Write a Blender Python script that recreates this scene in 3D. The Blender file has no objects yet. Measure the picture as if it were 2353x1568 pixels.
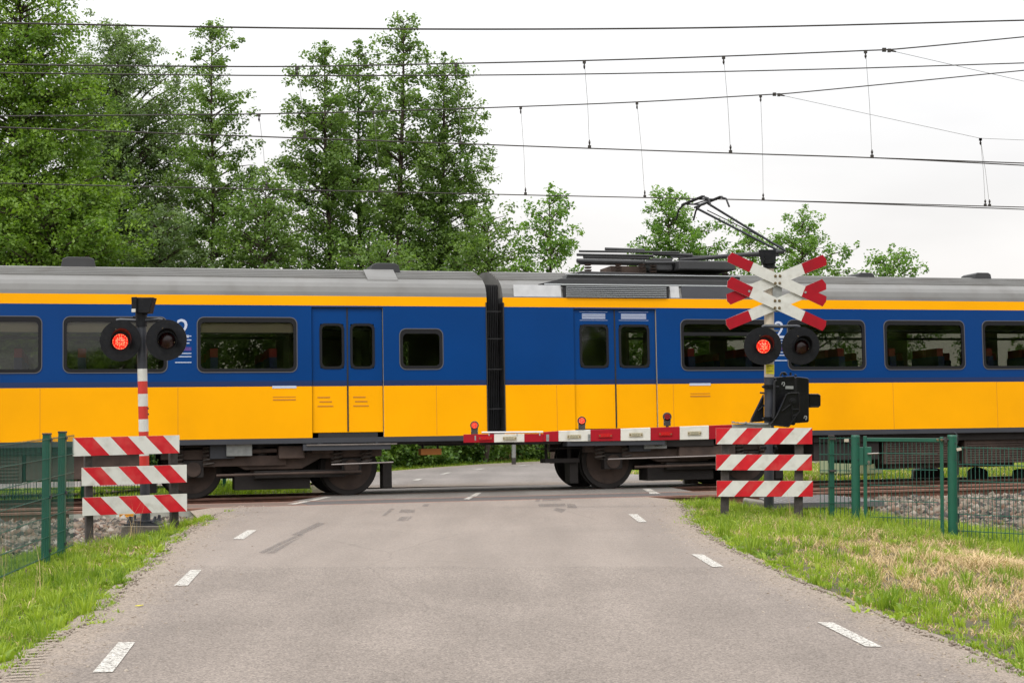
import bpy, math, random
import numpy as np
from mathutils import Vector, Matrix
random.seed(7); RNG = np.random.default_rng(11)
SC = bpy.context.scene; COL = SC.collection
V = Vector
# ---------------------------------------------------------------- camera model
F = 3600.; CX = 1176.; CY = 784.; H = 1.55
TH = math.atan((895 - CY) / F); CAM = V((0, 0, H))
def ray(u, v):
    a = (u - CX) / F; b = (CY - v) / F
    return V((a, math.cos(TH) - math.sin(TH) * b, math.sin(TH) + math.cos(TH) * b))
def at(u, v, y):
    d = ray(u, v); return CAM + d * (y / d.y)
def plane(u, v, p, n):
    d = ray(u, v); return CAM + d * ((p - CAM).dot(n) / d.dot(n))
def gp(u, v, z=0.): return plane(u, v, V((0, 0, z)), V((0, 0, 1)))
def crop(ox, oy, s):
    return lambda x, y: ((ox + x / s) / 1.6935, (oy + y / s) / 1.6935)
# track frame: s along the rails, q across (away from the camera), w up
PSI = math.atan(F / (14700 - 1176.)); O = V((0, 22.2, 0))
T3 = V((math.cos(PSI), math.sin(PSI), .007)).normalized()
N3 = V((-math.sin(PSI), math.cos(PSI), -.036)); N3 = (N3 - T3 * N3.dot(T3)).normalized()
W3 = T3.cross(N3)
def TP(s, q, w=0.): return O + T3 * s + N3 * q + W3 * w
def tsq(x, y):
    s = x * math.cos(PSI) + (y - 22.2) * math.sin(PSI); q = -x * math.sin(PSI) + (y - 22.2) * math.cos(PSI)
    return s, q
def frame_matrix(q0):
    m = Matrix((( T3.x, N3.x, W3.x, 0), (T3.y, N3.y, W3.y, 0), (T3.z, N3.z, W3.z, 0), (0, 0, 0, 1)))
    o = O + N3 * q0; m[0][3], m[1][3], m[2][3] = o; return m
QT = 4.75
def face(u, v, qf=-1.4, q0=QT):
    P = plane(u, v, O + N3 * (q0 + qf), N3); r = P - (O + N3 * q0)
    return r.dot(T3), r.dot(W3)
def slab(u, v, w=0.):
    P = plane(u, v, O + W3 * w, W3); r = P - O; return r.dot(T3), r.dot(N3)
def zfar(q): return -.25 - .012 * (q - 7)
# ---------------------------------------------------------------- materials
def newmat(name):
    m = bpy.data.materials.new(name); m.use_nodes = True
    nt = m.node_tree; return m, nt, nt.nodes['Principled BSDF'], nt.nodes, nt.links
def mat(name, col, rough=.6, metal=0., var=0., scale=8., bump=0., bscale=60., spec=.5, emit=None, estr=0., dirt=None, dscale=3., damt=.5):
    m, nt, b, N, L = newmat(name)
    b.inputs['Roughness'].default_value = rough; b.inputs['Metallic'].default_value = metal
    b.inputs['Specular IOR Level'].default_value = spec
    b.inputs['Base Color'].default_value = (*col, 1)
    tc = N.new('ShaderNodeTexCoord'); out = None
    if var or dirt:
        no = N.new('ShaderNodeTexNoise'); no.inputs['Scale'].default_value = scale; no.inputs['Detail'].default_value = 6
        L.new(tc.outputs['Object'], no.inputs['Vector'])
        mr = N.new('ShaderNodeMapRange'); mr.inputs[1].default_value = .3; mr.inputs[2].default_value = .7
        mr.inputs[3].default_value = 1 - var; mr.inputs[4].default_value = 1 + var
        L.new(no.outputs[0], mr.inputs[0])
        mx = N.new('ShaderNodeVectorMath'); mx.operation = 'SCALE'; mx.inputs[0].default_value = col
        L.new(mr.outputs[0], mx.inputs['Scale']); out = mx.outputs[0]
        if dirt:
            n2 = N.new('ShaderNodeTexNoise'); n2.inputs['Scale'].default_value = dscale; n2.inputs['Detail'].default_value = 8
            L.new(tc.outputs['Object'], n2.inputs['Vector'])
            r2 = N.new('ShaderNodeMapRange'); r2.inputs[1].default_value = .5; r2.inputs[2].default_value = .72; r2.inputs[3].default_value = 0; r2.inputs[4].default_value = damt
            L.new(n2.outputs[0], r2.inputs[0])
            mm = N.new('ShaderNodeMix'); mm.data_type = 'RGBA'
            L.new(r2.outputs[0], mm.inputs[0]); L.new(out, mm.inputs[6]); mm.inputs[7].default_value = (*dirt, 1); out = mm.outputs[2]
        L.new(out, b.inputs['Base Color'])
    if bump:
        n3 = N.new('ShaderNodeTexNoise'); n3.inputs['Scale'].default_value = bscale; n3.inputs['Detail'].default_value = 4
        L.new(tc.outputs['Object'], n3.inputs['Vector'])
        bp = N.new('ShaderNodeBump'); bp.inputs['Strength'].default_value = bump; bp.inputs['Distance'].default_value = .01
        L.new(n3.outputs[0], bp.inputs['Height']); L.new(bp.outputs[0], b.inputs['Normal'])
    if emit:
        b.inputs['Emission Color'].default_value = (*emit, 1); b.inputs['Emission Strength'].default_value = estr
    return m
def leafmat(name, attr=True, trans=.35, c1=(.05, .1, .02), c2=(.09, .15, .03), rough=.5):
    m, nt, b, N, L = newmat(name)
    at_ = N.new('ShaderNodeAttribute'); at_.attribute_name = 'tint'
    ramp = N.new('ShaderNodeMix'); ramp.data_type = 'RGBA'
    L.new(at_.outputs['Fac'], ramp.inputs[0]); ramp.inputs[6].default_value = (*c1, 1); ramp.inputs[7].default_value = (*c2, 1)
    out = N['Material Output']; tr = N.new('ShaderNodeBsdfTranslucent'); ms = N.new('ShaderNodeMixShader')
    ms.inputs[0].default_value = trans; b.inputs['Roughness'].default_value = rough; b.inputs['Specular IOR Level'].default_value = .35
    L.new(ramp.outputs[2], b.inputs['Base Color'])
    g = N.new('ShaderNodeVectorMath'); g.operation = 'MULTIPLY'; g.inputs[1].default_value = (1.25, 1.35, .7)
    L.new(ramp.outputs[2], g.inputs[0]); L.new(g.outputs[0], tr.inputs['Color'])
    L.new(b.outputs[0], ms.inputs[1]); L.new(tr.outputs[0], ms.inputs[2]); L.new(ms.outputs[0], out.inputs['Surface'])
    return m
def glassmat(name, tint=(.4, .4, .37), refl=.0):
    m, nt, b, N, L = newmat(name)
    out = N['Material Output']; tr = N.new('ShaderNodeBsdfTransparent'); tr.inputs['Color'].default_value = (*tint, 1)
    gl = N.new('ShaderNodeBsdfGlossy'); gl.inputs['Roughness'].default_value = .03; gl.inputs['Color'].default_value = (.8, .8, .8, 1)
    fr = N.new('ShaderNodeFresnel'); fr.inputs['IOR'].default_value = 1.5
    ad = N.new('ShaderNodeMath'); ad.operation = 'ADD'; ad.inputs[1].default_value = refl
    L.new(fr.outputs[0], ad.inputs[0])
    ms = N.new('ShaderNodeMixShader'); L.new(ad.outputs[0], ms.inputs[0]); L.new(tr.outputs[0], ms.inputs[1]); L.new(gl.outputs[0], ms.inputs[2])
    L.new(ms.outputs[0], out.inputs['Surface']); return m
M = {}
M['yellow'] = mat('train_yellow_paint', (.95, .41, .0), .34, var=.06, scale=.8, spec=.12, dirt=(.7, .28, .005), dscale=.9, damt=.2)
M['blue'] = mat('train_blue_paint', (.0, .041, .18), .3, var=.07, scale=.9, spec=.2)
M['navy'] = mat('train_navy_trim', (.003, .02, .095), .35)
M['roofgrey'] = mat('train_roof_grey', (.15, .148, .142), .5, var=.12, scale=1.2, dirt=(.09, .08, .07), dscale=1.5, damt=.6)
M['roofdark'] = mat('train_roof_dark', (.035, .035, .037), .55, var=.15, scale=3)
M['skirt'] = mat('train_skirt_grey', (.035, .037, .045), .5, var=.15, scale=2)
M['under'] = mat('underframe_grime', (.022, .017, .015), .75, var=.35, scale=3, bump=.3, bscale=30)
M['underb'] = mat('brake_dust_brown', (.07, .046, .036), .8, var=.35, scale=4, bump=.3, bscale=30)
M['steel'] = mat('worn_steel', (.32, .28, .26), .35, .8, var=.15, scale=6)
M['steel2'] = mat('spring_steel', (.09, .075, .065), .5, .4)
M['alu'] = mat('brushed_aluminium', (.5, .5, .5), .4, .6, var=.08); M['rim'] = mat('window_rim', (.12, .12, .13), .45, .3)
M['slat'] = mat('louver_silver', (.42, .44, .45), .4, .3)
M['rubber'] = mat('black_rubber', (.012, .012, .014), .7, var=.3, scale=12)
M['glass'] = glassmat('train_glass', (.74, .75, .72)); M['glassf'] = glassmat('tinted_glass', (.5, .5, .46)); M['frame'] = mat('window_gasket', (.012, .012, .014), .55, spec=.2)
M['beige'] = mat('interior_beige', (.42, .36, .26), .6)
M['intdark'] = mat('interior_dark', (.05, .05, .055), .7)
M['seat'] = mat('seat_moquette', (.03, .04, .12), .9, var=.2, scale=30)
M['seatred'] = mat('seat_red_cover', (.3, .03, .03), .8)
M['white'] = mat('white_paint', (.62, .61, .56), .45, var=.05, scale=5, dirt=(.3, .28, .22), dscale=9, damt=.35)
M['decal'] = mat('train_decal_white', (.5, .55, .68), .5)
M['boardw'] = mat('board_reflective_white', (.6, .6, .56), .45, var=.05, scale=10, dirt=(.3, .27, .21), dscale=7, damt=.45)
M['boardr'] = mat('board_reflective_red', (.5, .012, .02), .5, var=.16, scale=7, spec=.25, dirt=(.55, .12, .1), dscale=5, damt=.4)
M['signr'] = mat('sign_deep_red', (.32, .005, .014), .5, var=.08, scale=8, spec=.2, dirt=(.2, .01, .015), dscale=7, damt=.5)
M['signw'] = mat('sign_white', (.58, .58, .54), .4, var=.05, scale=8, dirt=(.35, .32, .27), dscale=12, damt=.3)
M['brass'] = mat('brass_bolt', (.2, .15, .08), .45, .7)
M['blackp'] = mat('signal_black', (.006, .0065, .0085), .5, var=.3, scale=15, spec=.22, dirt=(.03, .027, .024), dscale=25, damt=.25)
M['blackg'] = mat('gearbox_black_gloss', (.005, .005, .006), .25, var=.3, scale=10, spec=.35)
M['darkpole'] = mat('dark_grey_pole', (.03, .033, .042), .45, var=.3, scale=9)
M['cream'] = mat('pole_cream', (.5, .43, .34), .5, var=.08, scale=5, dirt=(.2, .17, .12), dscale=6, damt=.5)
M['pred'] = mat('pole_red', (.5, .03, .02), .45, var=.08, scale=5)
M['ystick'] = mat('yellow_sticker', (.75, .65, .02), .5)
M['ostick'] = mat('orange_sticker', (.8, .33, .01), .5)
M['ink'] = mat('ink', (.03, .025, .02), .6)
M['galv'] = mat('galvanised_steel', (.3, .31, .3), .45, .5, var=.15, scale=14)
M['concrete'] = mat('concrete', (.2, .18, .15), .85, var=.25, scale=12, bump=.6, bscale=60, dirt=(.07, .065, .05), dscale=5, damt=.7)
M['conpost'] = mat('recycled_plastic_post', (.045, .038, .035), .8, var=.35, scale=14, bump=.5, bscale=50)
M['green'] = mat('fence_green', (.008, .085, .052), .42, var=.1, scale=6)
M['greenl'] = mat('fence_wire_green', (.012, .085, .062), .4)
M['rust'] = mat('rail_rust', (.13, .052, .03), .8, var=.3, scale=9, bump=.3, bscale=60, dirt=(.045, .025, .018), dscale=4, damt=.7)
M['railtop'] = mat('rail_running_band', (.25, .2, .18), .35, .7)
M['railedge'] = mat('rail_edge_brown', (.2, .1, .07), .6, var=.2, scale=10)
M['jointgrey'] = mat('joint_grey_paint', (.3, .3, .26), .7, var=.15, scale=12, dirt=(.15, .1, .07), dscale=7, damt=.6)
M['panel'] = mat('crossing_rubber', (.075, .07, .07), .8, var=.4, scale=90, bump=.5, bscale=150)
M['panelr'] = mat('crossing_edge_plate', (.115, .08, .065), .8, var=.25, scale=30, bump=.4, bscale=100)
M['grate'] = mat('grating_grey', (.12, .115, .12), .7, var=.2, scale=40)
M['cabinet'] = mat('pale_green_cabinet', (.34, .4, .26), .55, var=.05, scale=3, dirt=(.2, .23, .15), dscale=2, damt=.4)
M['blueplastic'] = mat('blue_plastic', (.02, .07, .2), .5)
M['bark'] = mat('bark', (.055, .038, .028), .9, var=.35, scale=6, bump=.8, bscale=25)
M['cable'] = mat('wire_dark', (.03, .025, .02), .6)
M['cord'] = mat('dropper_grey', (.12, .12, .11), .6)
M['trough'] = mat('trough_concrete', (.24, .21, .19), .85, var=.15, scale=25, bump=.4, bscale=80)
def stripmat(name, col, holes):
    m = mat(name, col, .8, var=.12, scale=20)
    return m
# LED lens: bright dots on a dim red dish
def ledmat(name, on, dens):
    m, nt, b, N, L = newmat(name)
    tc = N.new('ShaderNodeTexCoord'); vo = N.new('ShaderNodeTexVoronoi'); vo.inputs['Scale'].default_value = dens; vo.inputs['Randomness'].default_value = .35
    L.new(tc.outputs['Object'], vo.inputs['Vector'])
    mr = N.new('ShaderNodeMapRange'); mr.inputs[1].default_value = .2; mr.inputs[2].default_value = .42; mr.inputs[3].default_value = 1; mr.inputs[4].default_value = 0
    L.new(vo.outputs['Distance'], mr.inputs[0])
    mx = N.new('ShaderNodeMix'); mx.data_type = 'RGBA'; mx.inputs[6].default_value = (.8, .012, .006, 1); mx.inputs[7].default_value = (1, .42, .2, 1)
    L.new(mr.outputs[0], mx.inputs[0]); L.new(mx.outputs[2], b.inputs['Emission Color'])
    b.inputs['Emission Strength'].default_value = on; b.inputs['Base Color'].default_value = (.25, .01, .01, 1); b.inputs['Roughness'].default_value = .2
    return m
M['ledbig'] = ledmat('signal_led_lit', 1.35, 48); M['ledsmall'] = ledmat('boom_led_lit', 1.1, 75)
M['ledoff'] = mat('signal_lens_unlit', (.02, .003, .003), .25); M['ledoffs'] = mat('boom_lens_unlit', (.2, .01, .015), .2, var=.4, scale=110)
M['hoodred'] = mat('visor_inner', (.02, .02, .022), .3)
M['refw'] = mat('reflector_clear', (.45, .4, .28), .25, var=.35, scale=90)
M['refr'] = mat('reflector_red', (.45, .008, .01), .2, var=.2, scale=90)
M['edgew'] = mat('board_edge', (.5, .46, .38), .6, var=.2, scale=20); M['refw2'] = mat('reflector_cell', (.3, .28, .2), .3, var=.3, scale=200)
def tintmat(name, cols, rough=.85, bump=0):
    m, nt, b, N, L = newmat(name)
    a = N.new('ShaderNodeAttribute'); a.attribute_name = 'tint'
    r = N.new('ShaderNodeValToRGB'); el = r.color_ramp.elements
    el[0].position = 0; el[0].color = (*cols[0], 1); el[1].position = 1; el[1].color = (*cols[-1], 1)
    for i, c in enumerate(cols[1:-1]):
        e = el.new((i + 1) / (len(cols) - 1)); e.color = (*c, 1)
    L.new(a.outputs['Fac'], r.inputs[0]); L.new(r.outputs[0], b.inputs['Base Color']); b.inputs['Roughness'].default_value = rough
    if bump:
        tc = N.new('ShaderNodeTexCoord'); n3 = N.new('ShaderNodeTexNoise'); n3.inputs['Scale'].default_value = 70
        L.new(tc.outputs['Object'], n3.inputs['Vector']); bp = N.new('ShaderNodeBump'); bp.inputs['Strength'].default_value = bump; bp.inputs['Distance'].default_value = .01
        L.new(n3.outputs[0], bp.inputs['Height']); L.new(bp.outputs[0], b.inputs['Normal'])
    return m
M['stone'] = tintmat('ballast_stone', [(.03, .025, .023), (.08, .065, .055), (.2, .165, .125), (.15, .085, .055), (.3, .27, .23)], .85, .4)
M['grass'] = leafmat('grass_blade', c1=(.06, .15, .008), c2=(.41, .51, .055), trans=.36)
M['dry'] = leafmat('dry_straw', c1=(.34, .23, .11), c2=(.68, .52, .3), trans=.15, rough=.8)
M['leafA'] = leafmat('leaf_alder', c1=(.06, .125, .028), c2=(.21, .31, .07), trans=.45)
M['leafO'] = leafmat('leaf_oak', c1=(.05, .12, .016), c2=(.24, .36, .045), trans=.42)
M['leafW'] = leafmat('leaf_willow', c1=(.065, .12, .04), c2=(.26, .35, .14), trans=.45)
M['leafY'] = leafmat('leaf_young', c1=(.06, .15, .02), c2=(.23, .37, .07), trans=.45)
M['leafU'] = leafmat('leaf_undergrowth', c1=(.03, .085, .015), c2=(.17, .28, .035), trans=.3)
# asphalt
def asphalt(name, col, sand=(.25, .205, .165), seam=None):
    m, nt, b, N, L = newmat(name)
    tc = N.new('ShaderNodeTexCoord'); b.inputs['Roughness'].default_value = .88; b.inputs['Specular IOR Level'].default_value = .25
    vo = N.new('ShaderNodeTexNoise'); vo.inputs['Scale'].default_value = 62; vo.inputs['Detail'].default_value = 5; vo.inputs['Roughness'].default_value = .85
    L.new(tc.outputs['Object'], vo.inputs['Vector'])
    fn = N.new('ShaderNodeTexVoronoi'); fn.inputs['Scale'].default_value = 95; L.new(tc.outputs['Object'], fn.inputs['Vector'])
    sp_ = N.new('ShaderNodeSeparateColor'); L.new(fn.outputs['Color'], sp_.inputs[0])
    mxn = N.new('ShaderNodeMath'); mxn.operation = 'MULTIPLY_ADD'; mxn.inputs[1].default_value = .26; L.new(sp_.outputs[0], mxn.inputs[0])
    sc0 = N.new('ShaderNodeMath'); sc0.operation = 'MULTIPLY_ADD'; sc0.inputs[1].default_value = .5; sc0.inputs[2].default_value = .12; L.new(vo.outputs[0], sc0.inputs[0]); L.new(sc0.outputs[0], mxn.inputs[2])
    r = N.new('ShaderNodeMapRange'); r.inputs[1].default_value = .36; r.inputs[2].default_value = .64; r.inputs[3].default_value = .62; r.inputs[4].default_value = 1.38
    L.new(mxn.outputs[0], r.inputs[0])
    big = N.new('ShaderNodeTexNoise'); big.inputs['Scale'].default_value = .7; big.inputs['Detail'].default_value = 5
    L.new(tc.outputs['Object'], big.inputs['Vector'])
    r2 = N.new('ShaderNodeMapRange'); r2.inputs[1].default_value = .3; r2.inputs[2].default_value = .7; r2.inputs[3].default_value = .9; r2.inputs[4].default_value = 1.1
    L.new(big.outputs[0], r2.inputs[0])
    mu = N.new('ShaderNodeMath'); mu.operation = 'MULTIPLY'; L.new(r.outputs[0], mu.inputs[0]); L.new(r2.outputs[0], mu.inputs[1])
    fac = mu.outputs[0]
    if seam:
        sx = N.new('ShaderNodeSeparateXYZ'); L.new(tc.outputs['Object'], sx.inputs[0])
        nn = N.new('ShaderNodeTexNoise'); nn.inputs['Scale'].default_value = 2.5; L.new(tc.outputs['Object'], nn.inputs['Vector'])
        a1 = N.new('ShaderNodeMath'); a1.operation = 'MULTIPLY_ADD'; a1.inputs[1].default_value = .35; L.new(nn.outputs[0], a1.inputs[0]); L.new(sx.outputs['Y'], a1.inputs[2])
        kk = N.new('ShaderNodeMapRange'); kk.inputs[1].default_value = seam; kk.inputs[2].default_value = seam + .1; kk.inputs[3].default_value = 1; kk.inputs[4].default_value = .5; L.new(a1.outputs[0], kk.inputs[0])
        f1 = N.new('ShaderNodeMath'); f1.operation = 'SUBTRACT'; f1.inputs[1].default_value = 1; L.new(fac, f1.inputs[0]); f2 = N.new('ShaderNodeMath'); f2.operation = 'MULTIPLY_ADD'; f2.inputs[2].default_value = 1; L.new(f1.outputs[0], f2.inputs[0]); L.new(kk.outputs[0], f2.inputs[1]); fac = f2.outputs[0]
        rr = N.new('ShaderNodeMapRange'); rr.inputs[1].default_value = seam; rr.inputs[2].default_value = seam + .1; rr.inputs[3].default_value = .95; rr.inputs[4].default_value = 1.04
        L.new(a1.outputs[0], rr.inputs[0])
        m2 = N.new('ShaderNodeMath'); m2.operation = 'MULTIPLY'; L.new(fac, m2.inputs[0]); L.new(rr.outputs[0], m2.inputs[1]); fac = m2.outputs[0]
    mpw = N.new('ShaderNodeMapping'); mpw.inputs['Scale'].default_value = (1.6, .22, 1); L.new(tc.outputs['Object'], mpw.inputs[0])
    wn = N.new('ShaderNodeTexNoise'); wn.inputs['Scale'].default_value = 1.; wn.inputs['Detail'].default_value = 4; L.new(mpw.outputs[0], wn.inputs['Vector'])
    wr = N.new('ShaderNodeMapRange'); wr.inputs[1].default_value = .35; wr.inputs[2].default_value = .65; wr.inputs[3].default_value = .9; wr.inputs[4].default_value = 1.08; L.new(wn.outputs[0], wr.inputs[0])
    ck = N.new('ShaderNodeTexVoronoi'); ck.feature = 'DISTANCE_TO_EDGE'; ck.inputs['Scale'].default_value = .32
    cw = N.new('ShaderNodeMix'); cw.data_type = 'RGBA'; cw.inputs[0].default_value = .12; L.new(tc.outputs['Object'], cw.inputs[6]); cn = N.new('ShaderNodeTexNoise'); cn.inputs['Scale'].default_value = 3; cn.inputs['Detail'].default_value = 6; L.new(tc.outputs['Object'], cn.inputs['Vector']); L.new(cn.outputs['Color'], cw.inputs[7]); L.new(cw.outputs[2], ck.inputs['Vector'])
    cr_ = N.new('ShaderNodeMapRange'); cr_.inputs[1].default_value = .0; cr_.inputs[2].default_value = .0035; cr_.inputs[3].default_value = .86; cr_.inputs[4].default_value = 1; L.new(ck.outputs['Distance'], cr_.inputs[0])
    m3 = N.new('ShaderNodeMath'); m3.operation = 'MULTIPLY'; L.new(fac, m3.inputs[0]); L.new(wr.outputs[0], m3.inputs[1]); m4 = N.new('ShaderNodeMath'); m4.operation = 'MULTIPLY'; L.new(m3.outputs[0], m4.inputs[0]); L.new(cr_.outputs[0], m4.inputs[1]); fac = m4.outputs[0]
    sc = N.new('ShaderNodeVectorMath'); sc.operation = 'SCALE'; sc.inputs[0].default_value = col; L.new(fac, sc.inputs['Scale'])
    ea = N.new('ShaderNodeAttribute'); ea.attribute_name = 'edge'
    en = N.new('ShaderNodeTexNoise'); en.inputs['Scale'].default_value = 5; en.inputs['Detail'].default_value = 9; en.inputs['Roughness'].default_value = .7; L.new(tc.outputs['Object'], en.inputs['Vector'])
    ad = N.new('ShaderNodeMath'); ad.operation = 'ADD'; L.new(ea.outputs['Fac'], ad.inputs[0]); L.new(en.outputs[0], ad.inputs[1])
    er = N.new('ShaderNodeMapRange'); er.inputs[1].default_value = .78; er.inputs[2].default_value = 1.2; er.inputs[3].default_value = 0; er.inputs[4].default_value = .85; L.new(ad.outputs[0], er.inputs[0])
    sn = N.new('ShaderNodeVectorMath'); sn.operation = 'SCALE'; sn.inputs[0].default_value = sand; L.new(r.outputs[0], sn.inputs['Scale'])
    mx = N.new('ShaderNodeMix'); mx.data_type = 'RGBA'; L.new(er.outputs[0], mx.inputs[0]); L.new(sc.outputs[0], mx.inputs[6]); L.new(sn.outputs[0], mx.inputs[7])
    L.new(mx.outputs[2], b.inputs['Base Color'])
    bp = N.new('ShaderNodeBump'); bp.inputs['Strength'].default_value = .55; bp.inputs['Distance'].default_value = .006
    L.new(vo.outputs[0], bp.inputs['Height']); L.new(bp.outputs[0], b.inputs['Normal'])
    return m
M['asphalt'] = asphalt('road_asphalt', (.212, .18, .157), seam=13.95)
M['asphalt2'] = asphalt('crossing_asphalt', (.15, .14, .13))
M['asphaltf'] = asphalt('far_asphalt', (.2, .18, .168))
def groundmat():
    m, nt, b, N, L = newmat('verge_soil')
    tc = N.new('ShaderNodeTexCoord'); n = N.new('ShaderNodeTexNoise'); n.inputs['Scale'].default_value = 1.2; n.inputs['Detail'].default_value = 10; n.inputs['Roughness'].default_value = .7
    L.new(tc.outputs['Object'], n.inputs['Vector'])
    r = N.new('ShaderNodeValToRGB'); e = r.color_ramp.elements
    e[0].position = .35; e[0].color = (.045, .05, .02, 1); e[1].position = .58; e[1].color = (.1, .075, .045, 1)
    k = e.new(.72); k.color = (.2, .15, .09, 1)
    L.new(n.outputs[0], r.inputs[0]); L.new(r.outputs[0], b.inputs['Base Color']); b.inputs['Roughness'].default_value = .95
    bp = N.new('ShaderNodeBump'); bp.inputs['Strength'].default_value = .6; bp.inputs['Distance'].default_value = .03; n2 = N.new('ShaderNodeTexNoise'); n2.inputs['Scale'].default_value = 40
    L.new(tc.outputs['Object'], n2.inputs['Vector']); L.new(n2.outputs[0], bp.inputs['Height']); L.new(bp.outputs[0], b.inputs['Normal'])
    return m
M['soil'] = groundmat()
M['marking'] = None
def markmat(name, col, lo, hi, sc=45, wear=1.):
    m, nt, b, N, L = newmat(name)
    tc = N.new('ShaderNodeTexCoord'); n = N.new('ShaderNodeTexNoise'); n.inputs['Scale'].default_value = sc; n.inputs['Detail'].default_value = 4; n.inputs['Roughness'].default_value = .75
    L.new(tc.outputs['Object'], n.inputs['Vector']); r = N.new('ShaderNodeMapRange'); r.inputs[1].default_value = lo; r.inputs[2].default_value = hi; r.inputs[3].default_value = 0; r.inputs[4].default_value = wear
    L.new(n.outputs[0], r.inputs[0]); L.new(r.outputs[0], b.inputs['Alpha']); b.inputs['Base Color'].default_value = (*col, 1); b.inputs['Roughness'].default_value = .8; return m
M['marking'] = markmat('road_paint', (.5, .48, .44), .38, .52, 55, .96)
M['skid'] = markmat('tyre_rubber_mark', (.07, .066, .068), .3, .75, 16, .55)
# ---------------------------------------------------------------- mesh builder
WM = {}
class MB:
    def __init__(s): s.v = []; s.f = []; s.m = []
    def poly(s, pts, m=0):
        i = len(s.v); s.v += [V(p) for p in pts]; s.f.append(list(range(i, i + len(pts)))); s.m.append(m)
    def prism(s, pts, ext, m=0, mf=None):
        pts = [V(p) for p in pts]; n = len(pts); i = len(s.v); s.v += pts + [p + V(ext) for p in pts]
        s.f.append(list(range(i, i + n))); s.m.append(m if mf is None else mf)
        s.f.append(list(range(i + 2 * n - 1, i + n - 1, -1))); s.m.append(m)
        for k in range(n):
            s.f.append([i + k, i + n + k, i + n + (k + 1) % n, i + (k + 1) % n]); s.m.append(m)
    def box(s, c, d, m=0, ax=None):
        c = V(c); ax = ax or (V((1, 0, 0)), V((0, 1, 0)), V((0, 0, 1)))
        X, Y, Z = [a * (k / 2) for a, k in zip(ax, d)]
        s.prism([c - X - Y - Z, c + X - Y - Z, c + X - Y + Z, c - X - Y + Z], Y * 2, m)
    def bx(s, x0, x1, y0, y1, z0, z1, m=0): s.box(((x0 + x1) / 2, (y0 + y1) / 2, (z0 + z1) / 2), (x1 - x0, y1 - y0, z1 - z0), m)
    def tube(s, p0, p1, r0, r1=None, n=8, m=0, cap=True):
        p0, p1 = V(p0), V(p1); r1 = r0 if r1 is None else r1; d = (p1 - p0).normalized()
        a = d.orthogonal().normalized(); b = d.cross(a); i = len(s.v)
        for p, r in ((p0, r0), (p1, r1)):
            for k in range(n):
                t = 2 * math.pi * k / n; s.v.append(p + a * (r * math.cos(t)) + b * (r * math.sin(t)))
        for k in range(n):
            s.f.append([i + k, i + (k + 1) % n, i + n + (k + 1) % n, i + n + k]); s.m.append(m)
        if cap:
            s.f.append([i + k for k in range(n)][::-1]); s.m.append(m); s.f.append([i + n + k for k in range(n)]); s.m.append(m)
    def path(s, pts, r, n=6, m=0):
        pts = [V(p) for p in pts]
        rr = r if isinstance(r, (list, tuple)) else [r] * len(pts)
        i0 = len(s.v); a = None
        for j, p in enumerate(pts):
            d = (pts[min(j + 1, len(pts) - 1)] - pts[max(j - 1, 0)]).normalized()
            if a is None: a = d.orthogonal().normalized()
            a = (a - d * a.dot(d)).normalized(); b = d.cross(a)
            for k in range(n):
                t = 2 * math.pi * k / n; s.v.append(p + (a * math.cos(t) + b * math.sin(t)) * rr[j])
        for j in range(len(pts) - 1):
            for k in range(n):
                s.f.append([i0 + j * n + k, i0 + j * n + (k + 1) % n, i0 + (j + 1) * n + (k + 1) % n, i0 + (j + 1) * n + k]); s.m.append(m)
        s.f.append([i0 + k for k in range(n)][::-1]); s.m.append(m); e = i0 + (len(pts) - 1) * n; s.f.append([e + k for k in range(n)]); s.m.append(m)
    def build(s, name, mats, parent=None, local=False, smooth=False, bevel=0.):
        me = bpy.data.meshes.new(name); W = WM.get(parent.name, Matrix()) if parent else Matrix()
        vs = s.v if local or not parent else [W.inverted() @ p for p in s.v]
        me.from_pydata([tuple(p) for p in vs], [], s.f)
        mats = mats if isinstance(mats, (list, tuple)) else [mats]
        for q in mats: me.materials.append(M[q] if isinstance(q, str) else q)
        me.polygons.foreach_set('material_index', s.m)
        if smooth: me.shade_smooth() if hasattr(me, 'shade_smooth') else None
        me.update()
        o = bpy.data.objects.new(name, me); COL.objects.link(o)
        if parent: o.parent = parent
        WM[o.name] = W
        if smooth:
            try: me.set_sharp_from_angle(angle=math.radians(40))
            except Exception: pass
        if bevel:
            md = o.modifiers.new('bevel', 'BEVEL'); md.width = bevel; md.segments = 2; md.limit_method = 'ANGLE'; md.angle_limit = math.radians(50)
        return o
def thing(name, label, cat, loc=(0, 0, 0), matrix=None, group=None):
    o = bpy.data.objects.new(name, None); COL.objects.link(o); o.empty_display_size = .2
    W = matrix if matrix is not None else Matrix.Translation(V(loc)); o.matrix_world = W; WM[o.name] = W
    tag(o, label, cat, group); return o
def sub(name, parent):
    o = bpy.data.objects.new(name, None); COL.objects.link(o); o.parent = parent; WM[o.name] = WM[parent.name]; o.empty_display_size = .1; return o
def tag(o, label=None, cat=None, group=None, kind=None):
    if label: o['label'] = label
    if cat: o['category'] = cat
    if group: o['group'] = group
    if kind: o['kind'] = kind
    return o
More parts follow.
